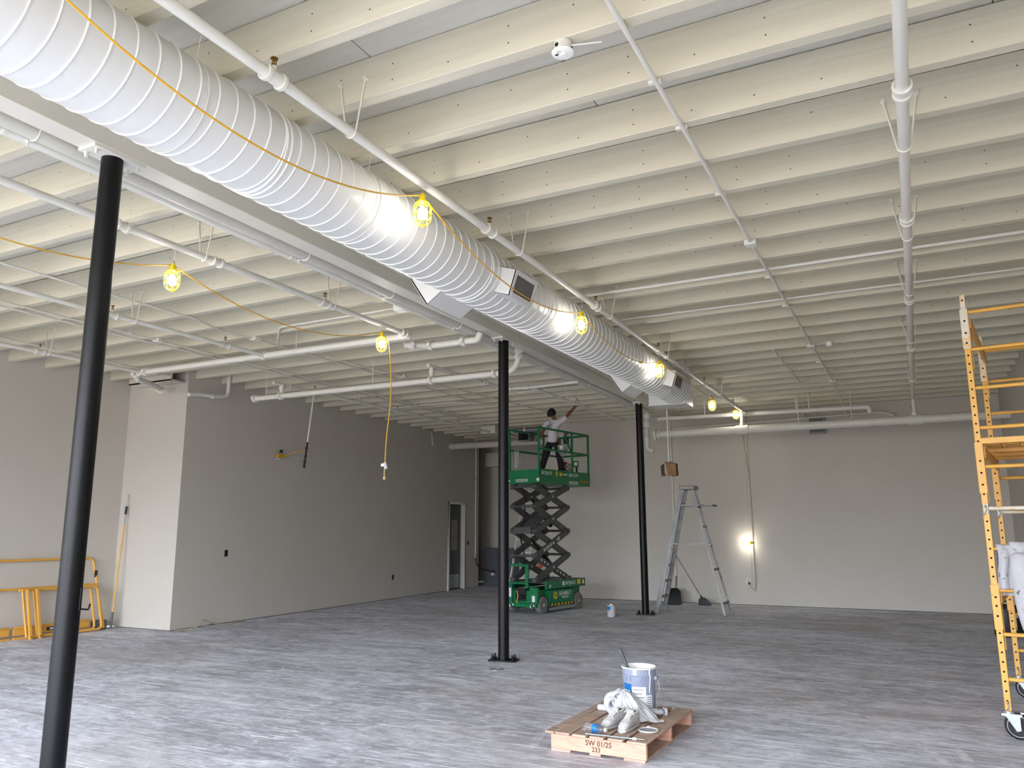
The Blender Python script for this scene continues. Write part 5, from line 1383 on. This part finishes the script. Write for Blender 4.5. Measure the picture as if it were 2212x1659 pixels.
t = thing('wall_conduit', 'thin conduit curving from the junction box down the corner wall to a flexible tail', 'conduit', (-11.7, 20.7, 2.5))
build('tube', MB().tube(fillet([(-9.88, 17.75, 4.24), (-10.1, 17.9, 4.26), (-11.72, 20.6, 4.28), (-11.77, 20.7, 4.0), (-11.77, 20.7, .86)], .25), .02, 10), M['pipe'], t)
build('flexible_tail', MB().tube(fillet([(-11.77, 20.7, .88), (-11.74, 20.75, .6), (-11.6, 21.2, .45), (-11.62, 21.66, .42)], .2), .016, 8), M['dark'], t)
for z in (.95, 1.5, 3.2): build('conduit_strap', MB().b2((-11.84, 20.665, z - .015), (-11.745, 20.735, z + .015)), M['zinc'], t)
t = thing('wall_conduit', 'short bent conduit at the top of the left wall near the back corner', 'conduit', (-11.6, 18.0, 4.3))
build('tube', MB().tube(fillet([(xleft(17.8) + .05, 17.6, 4.33), (xleft(18) + .05, 18.05, 4.33), (xleft(18) + .05, 18.1, 3.95)], .12), .016, 8), M['pipe_dark'], t)
t = thing('large_pipe', 'thick beige pipe crossing the back corner at lift-platform height', 'pipe', (-10.2, 19.2, 4.03))
build('pipe', MB().cyl((xleft(19.2), 19.2, 4.03), (-8.47, 19.25, 4.03), .09, 22), M['wall'], t)
build('pipe_end', MB().ring((xleft(19.2) + .005, 19.2, 4.03), (xleft(19.2) + .02, 19.2, 4.03), .105, .085, 22), M['wall'], t)
t = thing('dark_box', 'dark open box hung from the joists behind the lift worker', 'vent', (-9.2, 19.0, 4.3))  # open box with a dark inner face
build('box_shell', MB().b2((-9.42, 18.85, 4.05), (-9.40, 19.2, 4.649)).b2((-9.1, 18.85, 4.05), (-9.08, 19.2, 4.649)).b2((-9.42, 18.85, 4.03), (-9.08, 19.2, 4.05)), M['galv'], t)
build('box_inside', MB().b2((-9.40, 19.1, 4.05), (-9.10, 19.12, 4.6)), M['void'], t)
t = thing('silver_pipe', 'silver sectioned pipe with white collars behind the lift worker', 'pipe', (-9.0, 18.7, 4.3))
build('pipe', MB().cyl((-9.62, 18.7, 4.305), (-8.47, 18.72, 4.30), .062, 20), M['galv'], t)
for x in (-9.5, -9.12, -8.7): build('collar', MB().ring((x - .025, 18.705, 4.304), (x + .025, 18.705, 4.303), .078, .06, 20), M['white'], t)
for x in (-9.3, -8.9): build('hanger_rod', MB().cyl((x, 18.7, 4.34), (x, 18.7, 4.649), .006, 6), M['pipe'], t)
# extension ladder standing behind the lift
t = thing('extension_ladder', 'pale extension ladder leaning at the back, seen through the scissor stack', 'ladder', (-8.75, 17.3, 0))
for x in (-8.95, -8.5): build('rail', MB().bar((x, 17.3, 0), (x + .03, 18.36, 2.9), .03, .07, (0, 1, 0)), M['offwhite'], t, bevel=.003)
for k in range(9):
    q = .07 + k * .105
    build('rung', MB().cyl((-8.95 + .03 * q, 17.3 + 1.06 * q, 2.9 * q), (-8.5 + .03 * q, 17.3 + 1.06 * q, 2.9 * q), .016, 10), M['offwhite'], t)
for x in (-8.95, -8.5): build('ladder_foot', MB().b2((x - .03, 17.25, 0), (x + .03, 17.34, .03)), M['rubber'], t)
# ------------------------------------------------------------------ step ladder
ld = thing('step_ladder', 'open aluminium step ladder, paint-spattered, between the far post and the wall lamp', 'ladder', (-4.15, 16.25, 0))
def lerp(a, b, t): return V3(a).lerp(V3(b), t)
FT, FB = [(-4.25, 16.12, 2.50), (-4.25, 16.42, 2.50)], [(-4.83, 15.90, 0), (-4.85, 16.58, 0)]
RT, RB = [(-4.05, 16.14, 2.47), (-4.05, 16.40, 2.47)], [(-3.47, 15.98, 0), (-3.46, 16.58, 0)]
for k in range(2):
    s = 1 if k else -1
    d = (V3(FT[k]) - V3(FB[k])).normalized(); w = d.cross(V3((0, 1, 0))).normalized()
    a, b = lerp(FB[k], FT[k], .02), V3(FT[k])
    mb = MB().bar(a, b, .004, .085, w)
    mb.bar(a + w * .04 + V3((0, -s * .013, 0)), b + w * .04 + V3((0, -s * .013, 0)), .028, .004, w).bar(a - w * .04 + V3((0, -s * .013, 0)), b - w * .04 + V3((0, -s * .013, 0)), .028, .004, w)
    r = build('front_rail', mb, M['alu'], ld)
    build('rail_foot', MB().bar(V3(FB[k]), lerp(FB[k], FT[k], .035), .035, .095, w), M['alu'], r, bevel=.004)
    d = (V3(RT[k]) - V3(RB[k])).normalized(); w2 = d.cross(V3((0, 1, 0))).normalized()
    a, b = lerp(RB[k], RT[k], .02), V3(RT[k])
    mb = MB().bar(a, b, .004, .04, w2).bar(a + w2 * .018 + V3((0, -s * .01, 0)), b + w2 * .018 + V3((0, -s * .01, 0)), .024, .004, w2)
    r = build('rear_rail', mb, M['alu'], ld)
    build('rail_foot', MB().bar(V3(RB[k]), lerp(RB[k], RT[k], .03), .03, .05, w2), M['alu'], r, bevel=.003)
for z in (.322, .635, .949, 1.256, 1.574, 1.885, 2.19):
    q = z / 2.5
    a, b = lerp(FB[0], FT[0], q), lerp(FB[1], FT[1], q)
    st = build('step', MB().bar(a, b, .082, .012).bar(a + V3((.04, 0, -.012)), b + V3((.04, 0, -.012)), .004, .03), M['alu'], ld)
    if z < 1.0:
        for (p, qv) in ((a, lerp(FB[0], FT[0], q - .10)), (b, lerp(FB[1], FT[1], q - .10))):
            build('knee_brace', MB().bar(lerp(p, b if p is a else a, .28), qv, .004, .016), M['alu'], st)
for z in (.22, .87, 1.345, 1.72, 2.12):
    q = z / 2.47
    a, b = lerp(RB[0], RT[0], q), lerp(RB[1], RT[1], q)
    build('rear_brace', MB().bar(a, b, .012, .05), M['alu'], ld)
    if z < 1: build('rear_diagonal', MB().bar(lerp(a, b, .25), lerp(RB[0], RT[0], q - .09), .004, .014).bar(lerp(a, b, .75), lerp(RB[1], RT[1], q - .09), .004, .014), M['alu'], ld)
build('top_cap', MB().b2((-4.31, 16.08, 2.47), (-3.99, 16.46, 2.55)), M['alu'], ld, bevel=.012)
for k in range(2):
    y = (16.06, 16.48)[k]; s = 1 if k else -1
    build('spreader', MB().bar((lerp(FB[k], FT[k], .55).x, lerp(FB[k], FT[k], .55).y + s * .012, 1.38), (-4.15, lerp(FB[k], FT[k], .55).y + s * .016, 1.365), .006, .022).bar((-4.15, lerp(FB[k], FT[k], .55).y + s * .016, 1.365), (lerp(RB[k], RT[k], .55).x, lerp(RB[k], RT[k], .55).y + s * .012, 1.38), .006, .022), M['alu'], ld)
build('pail_shelf', MB().b2((-4.02, 16.10, 2.13), (-3.63, 16.46, 2.145)).b2((-4.3, 16.10, 2.14), (-3.9, 16.12, 2.17)).b2((-4.3, 16.44, 2.14), (-3.9, 16.46, 2.17)).b2((-3.655, 16.10, 2.12), (-3.63, 16.46, 2.16)), M['alu'], ld, bevel=.003)

# broom and dustpan behind the ladder
t = thing('broom', 'grey angle broom standing behind the ladder with its stick leaning left', 'broom', (-4.3, 17.95, 0))
a, b = V3((-4.38, 17.92, .16)), V3((-4.86, 17.6, 1.12)); 
build('stick', MB().cyl(a, b, .011, 10), M['galv'], t)
build('ferrule', MB().cyl(a - (b - a).normalized() * .04, a + (b - a).normalized() * .06, .017, 10), M['dark'], t)
build('broom_cap', MB().prism([(-4.46, 17.91, .12), (-4.42, 17.91, .17), (-4.33, 17.91, .17), (-4.26, 17.91, .12)], (0, .05, 0)), M['dark'], t, bevel=.005)
mb = MB()
for i in range(22):
    for j in range(3):
        u = i / 21; x0 = -4.455 + u * .19; x1 = -4.46 + u * .28
        mb.tube([(x0, 17.918 + j * .017, .125), (x1, 17.905 + j * .028, .003)], .005, 4)
o = build('bristles', mb, M['cabinet'], t); o['kind'] = 'stuff'
t = thing('dustpan', 'black upright dustpan on the floor behind the ladder legs', 'dustpan', (-5.0, 17.9, 0))
build('pan', MB().prism([(-5.18, 17.92, .0), (-4.86, 17.92, .0), (-4.88, 18.0, .28), (-4.95, 18.02, .35), (-5.10, 18.02, .35), (-5.16, 18.0, .28)], (0, .012, 0)).b2((-5.18, 17.80, 0), (-4.86, 17.93, .006)).b2((-5.185, 17.80, 0), (-5.175, 17.95, .16)).b2((-4.865, 17.80, 0), (-4.855, 17.95, .16)), M['dark'], t, bevel=.003)
build('pan_handle', MB().cyl((-5.0, 18.03, .3), (-4.99, 18.08, .62), .011, 8), M['dark'], t)

# brown paper over the end of a hanging rod
t = thing('hanging_rod', 'thin white rod hanging from a joist left of the ladder, brown paper over its end', 'rod', (-4.26, 15.235, 3.7))
build('rod', MB().cyl((-4.26, 15.235, 4.36), (-4.26, 15.235, 2.9), .016, 10).sphere((-4.26, 15.235, 2.95), .03, 10, 8), M['pipe'], t)
build('rod_flange', MB().cyl((-4.26, 15.235, 4.345), (-4.26, 15.235, 4.36), .04, 14), M['pipe'], t)
t = thing('paper_bag', 'folded brown paper hung over the lower end of the white rod, left of the ladder', 'paper', (-4.26, 15.235, 2.85))
def sheet(name, quad, mm, nu=10, nv=10, amp=.008, th=.004):
    a, b, c_, d = [V3(q) for q in quad]
    n = (b - a).cross(d - a).normalized()
    def fn(u, v): return a.lerp(b, u).lerp(d.lerp(c_, u), v) + n * amp * math.sin(u * 7 + v * 5) * math.sin(v * 6 + u * 2)
    o = build(name, MB().grid(nu, nv, fn), M[mm], t, sharp=180)
    s = o.modifiers.new('s', 'SOLIDIFY'); s.thickness = th; return o
sheet('front_flap', [(-4.32, 15.19, 2.985), (-4.10, 15.16, 2.93), (-4.09, 15.16, 2.70), (-4.26, 15.13, 2.70)], 'paper', amp=.012)
sheet('fold_top', [(-4.36, 15.24, 2.955), (-4.26, 15.27, 3.0), (-4.10, 15.16, 2.935), (-4.32, 15.18, 2.985)], 'paper', amp=.004)
sheet('back_flap', [(-4.26, 15.30, 2.99), (-4.10, 15.28, 2.94), (-4.10, 15.33, 2.71), (-4.24, 15.36, 2.70)], 'paperdark')
sheet('side_flap', [(-4.42, 15.20, 2.91), (-4.36, 15.24, 2.955), (-4.365, 15.26, 2.72), (-4.41, 15.2, 2.70)], 'paperdark', amp=.003)
sheet('side_flap', [(-4.41, 15.18, 2.745), (-4.315, 15.17, 2.745), (-4.32, 15.17, 2.70), (-4.405, 15.18, 2.70)], 'paperdark', 6, 4, .002)

# paint can on the floor
t = thing('paint_can', 'white dribbled paint can with a blue label on the floor beyond the middle post', 'can', (-5.42, 14.9, 0))
build('can_body', MB().lathe([(0, 0), (.082, 0), (.084, .004), (.081, .012), (.081, .205), (.085, .212), (.085, .22), (.078, .22), (.072, .214), (0, .214)], 28), M['splash'], t, local=True)
def wrap(r, z0, z1, a0, a1, n=14): return MB().grid(n, 2, lambda u, v: (r * math.cos(a0 + (a1 - a0) * u), r * math.sin(a0 + (a1 - a0) * u), z0 + (z1 - z0) * v))
build('can_label', wrap(.0825, .13, .195, -2.45, -1.45), M['bluelabel'], t, local=True, sharp=180)
build('lid_blob', MB().lathe([(0, .245), (.02, .24), (.035, .225), (.03, .214), (0, .214)], 12), M['white'], t, local=True)
build('bail', MB().tube(arc((0, 0, .15), .086, -.3, -PI + .3, (1, 0, 0), (0, -.35, .9), 12), .003, 6), M['zinc'], t, local=True)

# ------------------------------------------------------------------ pallet and what stands on it
PC = (-2.256, 6.40, 0); PR = math.radians(-1.2)
pal = thing('pallet', 'small weathered wooden pallet with a fresh pine front board, stamped', 'pallet', PC, PR)
def pb(name, mb, m, par=None, **k): return build(name, mb, M[m], par or pal, local=True, **k)
W2, L2 = .405, .61
xs_ = [(-.405, .078, 'oldwood'), (-.322, .118, 'oldwood'), (-.178, .112, 'oldwood'), (-.038, .112, 'oldwood'), (.105, .118, 'oldwood'), (.255, .150, 'oldwood')]
rr = random.Random(3)
for k, (x, w, m) in enumerate(xs_):
    pb('deck_board', MB().b2((x, -L2 + rr.uniform(-.004, .004), .122 + rr.uniform(0, .002)), (x + w, L2 + rr.uniform(-.008, .008), .140)), m, bevel=.003)
    o = MB()
    for yy in (-.58, -.02, .56):
        for q in (.3, .7): o.cyl((x + w * q, yy, .1385), (x + w * q, yy, .1412), .0035, 8)
    s = pb('nail_heads', o, 'hole'); s['kind'] = 'stuff'
for k, yy in enumerate((-.60, -.0, .57)):
    x0 = -.36 if k == 0 else -.39
    pb('stringer', MB().b2((x0, yy, .018), (W2 - .005, yy + .036, .1215)), 'newwood', bevel=.003)
for x, w in ((-.36, .16), (-.045, .09), (W2 - .18, .165)):
    pb('bottom_board', MB().b2((x, -.598, 0), (x + w, .606, .0175)), 'oldwood', bevel=.002)
lettering('SW 01/25', .052, M['brownink'], pal, (.03, -.6005, .088), (1, 0, 0), (0, 0, 1), bold=.0006)
lettering('233', .046, M['brownink'], pal, (.01, -.6005, .045), (1, 0, 0), (0, 0, 1), bold=.0006)
pt = .1415
# bucket
bc = (-2.205, 6.70, pt)
bk = thing('paint_bucket', 'grey-blue five-gallon bucket smeared with white paint, standing on the pallet', 'bucket', bc)
prof = [(0, 0), (.128, 0), (.131, .006), (.134, .26), (.1375, .268), (.1375, .30), (.146, .302), (.147, .31), (.140, .315), (.1405, .358), (.148, .362), (.149, .372), (.142, .374), (.1385, .366), (.134, .30), (.128, .17), (0, .165)]
build('pail_body', MB().lathe(prof[:11], 48, cap=False), M['pail'], bk, local=True)
build('pail_rim', MB().lathe(prof[10:], 48, cap=False), M['white'], bk, local=True)
build('paint_drip', MB().tube([(.148 * math.cos(-.60), .148 * math.sin(-.60), .372), (.1415 * math.cos(-.60), .1415 * math.sin(-.60), .33), (.149 * math.cos(-.58), .149 * math.sin(-.58), .30), (.136 * math.cos(-.58), .136 * math.sin(-.58), .22), (.135 * math.cos(-.58), .135 * math.sin(-.58), .17)], [.006, .005, .004, .004, .002], 8), M['white'], bk, local=True)
build('paint_drip', wrap(.1415, .318, .362, -1.62, -1.40), M['white'], bk, local=True, sharp=180)
for a in (-2.1, -1.15, -.95, -1.8): build('rim_rib', MB().bar((.1385 * math.cos(a), .1385 * math.sin(a), .27), (.1385 * math.cos(a), .1385 * math.sin(a), .302), .006, .014, (math.cos(a), math.sin(a), 0)), M['pail'], bk, local=True)
build('blue_label', wrap(.1345, .10, .245, -2.44, -1.75), M['bluelabel'], bk, local=True, sharp=180)
build('white_label', wrap(.1345, .08, .225, -1.74, -.84), M['label'], bk, local=True, sharp=180)
build('side_label', wrap(.1348, .05, .16, -.83, -.40), M['label'], bk, local=True, sharp=180)
mb = MB()
for i in range(6): mb.grid(8, 2, lambda u, v, i=i: (.1352 * math.cos(-.78 + .32 * u), .1352 * math.sin(-.78 + .32 * u), .06 + i * .016 + v * .005))
build('label_print', mb, M['cabinet'], bk, local=True)
mb = MB()
for i, (a0, a1) in enumerate(((-1.68, -1.0), (-1.68, -1.1), (-1.68, -.95))): mb.grid(8, 2, lambda u, v, i=i, a0=a0, a1=a1: (.1352 * math.cos(a0 + (a1 - a0) * u), .1352 * math.sin(a0 + (a1 - a0) * u), .20 - i * .03 + v * .004))
mb.grid(8, 2, lambda u, v: (.1352 * math.cos(-1.70 + .4 * u), .1352 * math.sin(-1.70 + .4 * u), .085 + v * .016))
build('label_print', mb, M['ink'], bk, local=True)
a = -2.08
lettering('PRO', .042, M['label'], bk, (.1362 * math.cos(a), .1362 * math.sin(a), .18), (-math.sin(a), math.cos(a), 0), (0, 0, 1), bold=.001)
build('bail_ear', MB().cyl((.138, 0, .285), (.160, 0, .285), .022, 14), M['pail'], bk, local=True)
build('bail', MB().tube([(.158, .0, .285), (.166, -.008, .27), (.180, -.015, .22), (.178, -.015, .18), (.160, -.01, .145), (.146, -.01, .135)], .0028, 6), M['zinc'], bk, local=True)
# brush standing in it
b0, b1 = V3((-2.225, 6.655, pt + .22)), V3((-2.342, 6.608, .655))
t = thing('paint_brush', 'paint-caked brush with a dark handle standing up in the bucket', 'brush', tuple(b0))
d = (b1 - b0).normalized()
build('ferrule', MB().bar(b0 + d * .02, b0 + d * .13, .05, .016), M['splash'], t, bevel=.003)
build('bristles', MB().bar(b0 - d * .04, b0 + d * .03, .052, .018), M['white'], t, bevel=.003)
build('brush_handle', MB().tube([b0 + d * .12, b0 + d * .16, b0 + d * .22, b0 + d * .27, b1], [.016, .013, .015, .019, .017], 10), M['cabinet'], t)

# white trousers dropped in a heap against the bucket
cl = thing('trousers', 'pair of white painter trousers heaped against the bucket on the pallet', 'clothes', (-2.2, 6.40, pt))
def heap(u, v):
    th = 2 * PI * u; q = v
    ox, oy = -.055, .10                                        # where the heap peaks
    R = .17 * (1 + .22 * math.sin(th * 2 + .6) + .10 * math.sin(th * 3 + 1.2) + .05 * math.sin(th * 7))
    ex, ey = R * 1.05 * math.cos(th), R * .72 * math.sin(th)
    if ex > 0: ex *= 1.22 + .25 * max(0, -math.sin(th))
    if ey > .055: ey = .055 + (ey - .055) * .2
    x = ox + (ex - ox) * q; y = oy * .3 + (ey - oy * .3) * q
    f = .5 + .5 * math.cos(PI * q ** .9)
    def rid(k): return 1 - 2 * abs(math.sin(k))                 # sharp-backed folds
    z = .205 * f ** .85 + .016 * rid(th * 3.5 + q * 2.2) * q * (1.2 - q) * 3 + .012 * rid(th * 6 - q * 5 + 1) * q * (1.15 - q) * 2.4 + .007 * math.sin(th * 13 + q * 16)
    x += .012 * math.sin(q * 9 + th * 4) * q; y += .008 * math.sin(q * 8 - th * 3) * q
    if q > .93: z = max(.004, z * .6 + .012)
    return (x, y, max(z, .003))
o = build('cloth_heap', MB().grid(72, 26, heap), M['cloth'], cl, local=True, sharp=180)
sm_ = o.modifiers.new('u', 'SUBSURF'); sm_.levels = 1; sm_.render_levels = 1
A_, B_, C_, D_ = V3((-.115, .085, .195)), V3((-.035, .10, .205)), V3((.235, .085, .012)), V3((.045, -.045, .014))
def panel(u, v):
    p = A_.lerp(B_, u).lerp(D_.lerp(C_, u), v)
    bulge = math.sin(PI * u) * math.sin(PI * min(1, v * 1.05)) * .030
    fold = .010 * (1 - 2 * abs(math.sin(u * 5.2 + v * 1.6))) * (.35 + v) + .006 * math.sin(v * 15 + u * 6) * v
    return p + V3((-.15, -.75, .62)) * (bulge + fold) + V3((0, 0, .012 * math.sin(u * 11) * (v > .9)))
o = build('trouser_panel', MB().grid(36, 30, panel), M['cloth'], cl, local=True, sharp=180)
q_ = o.modifiers.new('s', 'SOLIDIFY'); q_.thickness = .012; q_.offset = -1
for k, (c0, rx, rz, r) in enumerate((((-.145, .02, .11), .06, .075, .020), ((-.135, -.01, .10), .045, .055, .016), ((-.10, .03, .14), .055, .06, .018))):
    build('waistband_fold', MB().tube([V3(c0) + V3((rx * math.cos(a) * .8, rx * .35 * math.cos(a) + .012 * math.sin(2 * a), rz * math.sin(a))) for a in [2 * PI * i / 28 for i in range(28)]], r, 10, True), M['cloth'], cl, local=True)
build('cloth_knot', MB().sphere((-.10, .06, .20), .03, 12, 8, (1, .8, .8)).sphere((-.065, .065, .195), .024, 12, 8), M['cloth'], cl, local=True)
vs = [V3(p) for p in ((.04, .10, .06), (.10, .16, .045), (.16, .22, .035), (.215, .26, .032))]
skin('trouser_leg', vs, [(0, 1), (1, 2), (2, 3)], [(.06, .035), (.05, .032), (.045, .028), (.042, .026)], M['splash'], cl, 2, local=True)
build('leg_hem', MB().ring(V3((.212, .257, .032)), V3((.228, .270, .031)), .034, .026, 16), M['splash'], cl, local=True)

# shoes
def loft(mb, secs, n=20):
    """secs: (centre, half width, height, base z, flatness)"""
    vs = []; fs = []
    for (y, cx, w, h, z0) in secs:
        for i in range(n):
            a = 2 * PI * i / n
            ca_, sa_ = math.cos(a), math.sin(a)
            x = cx + w * math.copysign(abs(ca_) ** .75, ca_)
            z = z0 + (h * (.5 + .5 * math.copysign(abs(sa_) ** .7, sa_)))
            vs.append((x, y, z))
    for k in range(len(secs) - 1):
        fs += [(k * n + i, k * n + (i + 1) % n, (k + 1) * n + (i + 1) % n, (k + 1) * n + i) for i in range(n)]
    fs += [tuple(range(n)), tuple(range((len(secs) - 1) * n, len(secs) * n))]
    return mb.add(vs, fs)
def shoe(label, loc, rz):
    t = thing('shoe', label, 'shoe', loc, rz, 'paint-dusted trainers on the pallet')
    S = lambda nm, mb, m, par=None, **k: build(nm, mb, M[m], par or t, local=True, **k)
    S('sole', loft(MB(), [(-.150, 0, .014, .024, 0), (-.138, 0, .034, .030, 0), (-.09, 0, .044, .030, 0), (-.02, .0, .042, .026, 0), (.05, 0, .036, .027, 0), (.11, 0, .036, .030, 0), (.135, 0, .030, .031, 0), (.148, 0, .014, .026, 0)]), 'sole')
    S('upper', loft(MB(), [(-.140, 0, .020, .026, .018), (-.125, 0, .034, .040, .018), (-.09, 0, .041, .055, .018), (-.04, 0, .040, .070, .018), (.0, 0, .037, .086, .018), (.04, 0, .034, .096, .018), (.08, 0, .033, .096, .018), (.115, 0, .032, .104, .018), (.135, 0, .026, .104, .02), (.144, 0, .012, .09, .022)]), 'shoe')
    S('collar', MB().tube([(.029 * math.cos(a), .088 + .047 * math.sin(a), .116 + .008 * math.sin(a)) for a in [2 * PI * i / 20 for i in range(20)]], .009, 8, True), 'shoe')
    S('shoe_opening', MB().sphere((0, .088, .114), .03, 14, 6, (.85, 1.45, .16)), 'void')
    S('tongue', MB().grid(6, 8, lambda u, v: ((u - .5) * .04 * (1 + v * .2), -.045 + v * .085, .092 + v * .045 - abs(u - .5) * .012)), 'shoe')
    for k in range(5):
        y = -.045 + k * .018; z = .092 + k * .0085
        S('lace', MB().tube([(-.026, y, z - .008), (-.01, y + .004, z + .004), (.01, y - .004, z + .004), (.026, y, z - .008)], .0026, 5), 'lace')
    S('lace_bow', MB().tube([(0, .03, .130), (-.03, .02, .135), (-.045, .0, .118), (-.028, .005, .122), (0, .03, .131)], .0024, 5).tube([(0, .03, .130), (.03, .015, .132), (.044, -.015, .108), (.03, .0, .120), (0, .03, .131)], .0024, 5), 'lace')
    mb = MB()
    for s in (-1, 1):
        for k in range(4): mb.sphere((s * .027, -.045 + k * .019, .083 + k * .009), .0042, 6, 4)
    S('eyelets', mb, 'hole')
    for s in (-1, 1):
        S('side_seam', MB().tube([(s * .030, -.05, .085), (s * .040, -.045, .06), (s * .0425, -.01, .048), (s * .039, .04, .06), (s * .036, .09, .075)], .0022, 5), 'sole')
        S('side_seam', MB().tube([(s * .0415, -.095, .045), (s * .043, -.03, .036), (s * .040, .05, .038), (s * .036, .12, .045)], .002, 5), 'sole')
    S('toe_seam', MB().tube([(-.040, -.085, .058), (-.02, -.102, .070), (.0, -.107, .073), (.02, -.102, .070), (.040, -.085, .058)], .002, 5), 'sole')
    S('toe_cap', loft(MB(), [(-.143, 0, .020, .022, .018), (-.13, 0, .035, .034, .018), (-.105, 0, .0415, .036, .018), (-.098, 0, .0418, .02, .018)]), 'sole')
    return t
shoe('paint-dusted white trainer on the pallet, left one beside the water bottle', (-2.232, 6.13, pt), math.radians(-14))
shoe('paint-dusted white trainer on the pallet, right one beside the round lid', (-2.10, 6.11, pt), math.radians(-6))

# water bottle on its side
b0, b1 = V3((-2.40, 5.915, pt + .033)), V3((-2.20, 5.875, pt + .033))
d = (b1 - b0).normalized(); Rb = d.to_track_quat('Z', 'Y').to_matrix()
wb = thing('water_bottle', 'clear plastic water bottle with a blue label lying on the pallet', 'bottle', tuple(b0))
prof = [(0, .004), (.022, 0), (.031, .008)]
for i in range(7): prof += [(.0325, .014 + i * .011), (.0308, .019 + i * .011)]
prof += [(.0325, .095), (.0325, .135), (.031, .145), (.026, .162), (.016, .178), (.0125, .184), (.0125, .19)]
build('bottle_body', MB().lathe(prof, 28, (0, 0, 0), Rb), M['bottle'], wb, local=True, sharp=60)
build('bottle_label', MB().lathe([(.0329, .092), (.0332, .094), (.0332, .122), (.0329, .124)], 28, (0, 0, 0), Rb), M['bluelabel'], wb, local=True)
build('bottle_cap', MB().lathe([(0, .206), (.0135, .205), (.0145, .2), (.0145, .188), (0, .188)], 18, (0, 0, 0), Rb), M['offwhite'], wb, local=True)
# lid, roller cover and extension stick
t = thing('bucket_lid', 'round metal can lid with a white rim lying at the right of the pallet', 'lid', (-1.955, 6.125, pt))
build('lid_plate', MB().lathe([(0, .004), (.066, .004), (.07, .008), (.07, 0), (0, 0)], 36), M['galv'], t, local=True)
build('lid_rim', MB().tube([(.073 * math.cos(a), .073 * math.sin(a), .007) for a in [2 * PI * i / 36 for i in range(36)]], .0055, 8, True), M['offwhite'], t, local=True)
build('paint_blob', MB().sphere((-.02, .07, .012), .012, 8, 6, (1.4, .8, .8)), M['cloth'], t, local=True)
t = thing('roller_cover', 'white and blue paint roller cover lying left of the heaped trousers', 'roller', (-2.46, 6.62, pt))
a, b = V3((-2.55, 6.615, pt + .026)), V3((-2.37, 6.62, pt + .028)); d = (b - a).normalized()
build('nap', MB().tube([a, a + d * .012, a + d * .09], [.018, .026, .026], 16), M['cloth'], t)
build('wrapped_end', MB().tube([a + d * .092, a + d * .17, b], [.027, .027, .022], 16), M['pail'], t)
build('blue_band', MB().ring(a + d * .082, a + d * .09, .0275, .02, 16), M['bluelabel'], t)
t = thing('metal_stick', 'thin metal roller stick lying along the front edge of the pallet', 'stick', (-2.12, 5.83, pt))
a, b = V3((-2.345, 5.812, pt + .007)), V3((-1.955, 5.835, pt + .007)); d = (b - a).normalized()
build('stick_tube', MB().cyl(a, b, .0065, 10), M['galv'], t)
build('stick_collar', MB().cyl(b - d * .03, b, .009, 10), M['white'], t)
build('stick_tip', MB().cyl(b, b + d * .06, .004, 8), M['zinc'], t)
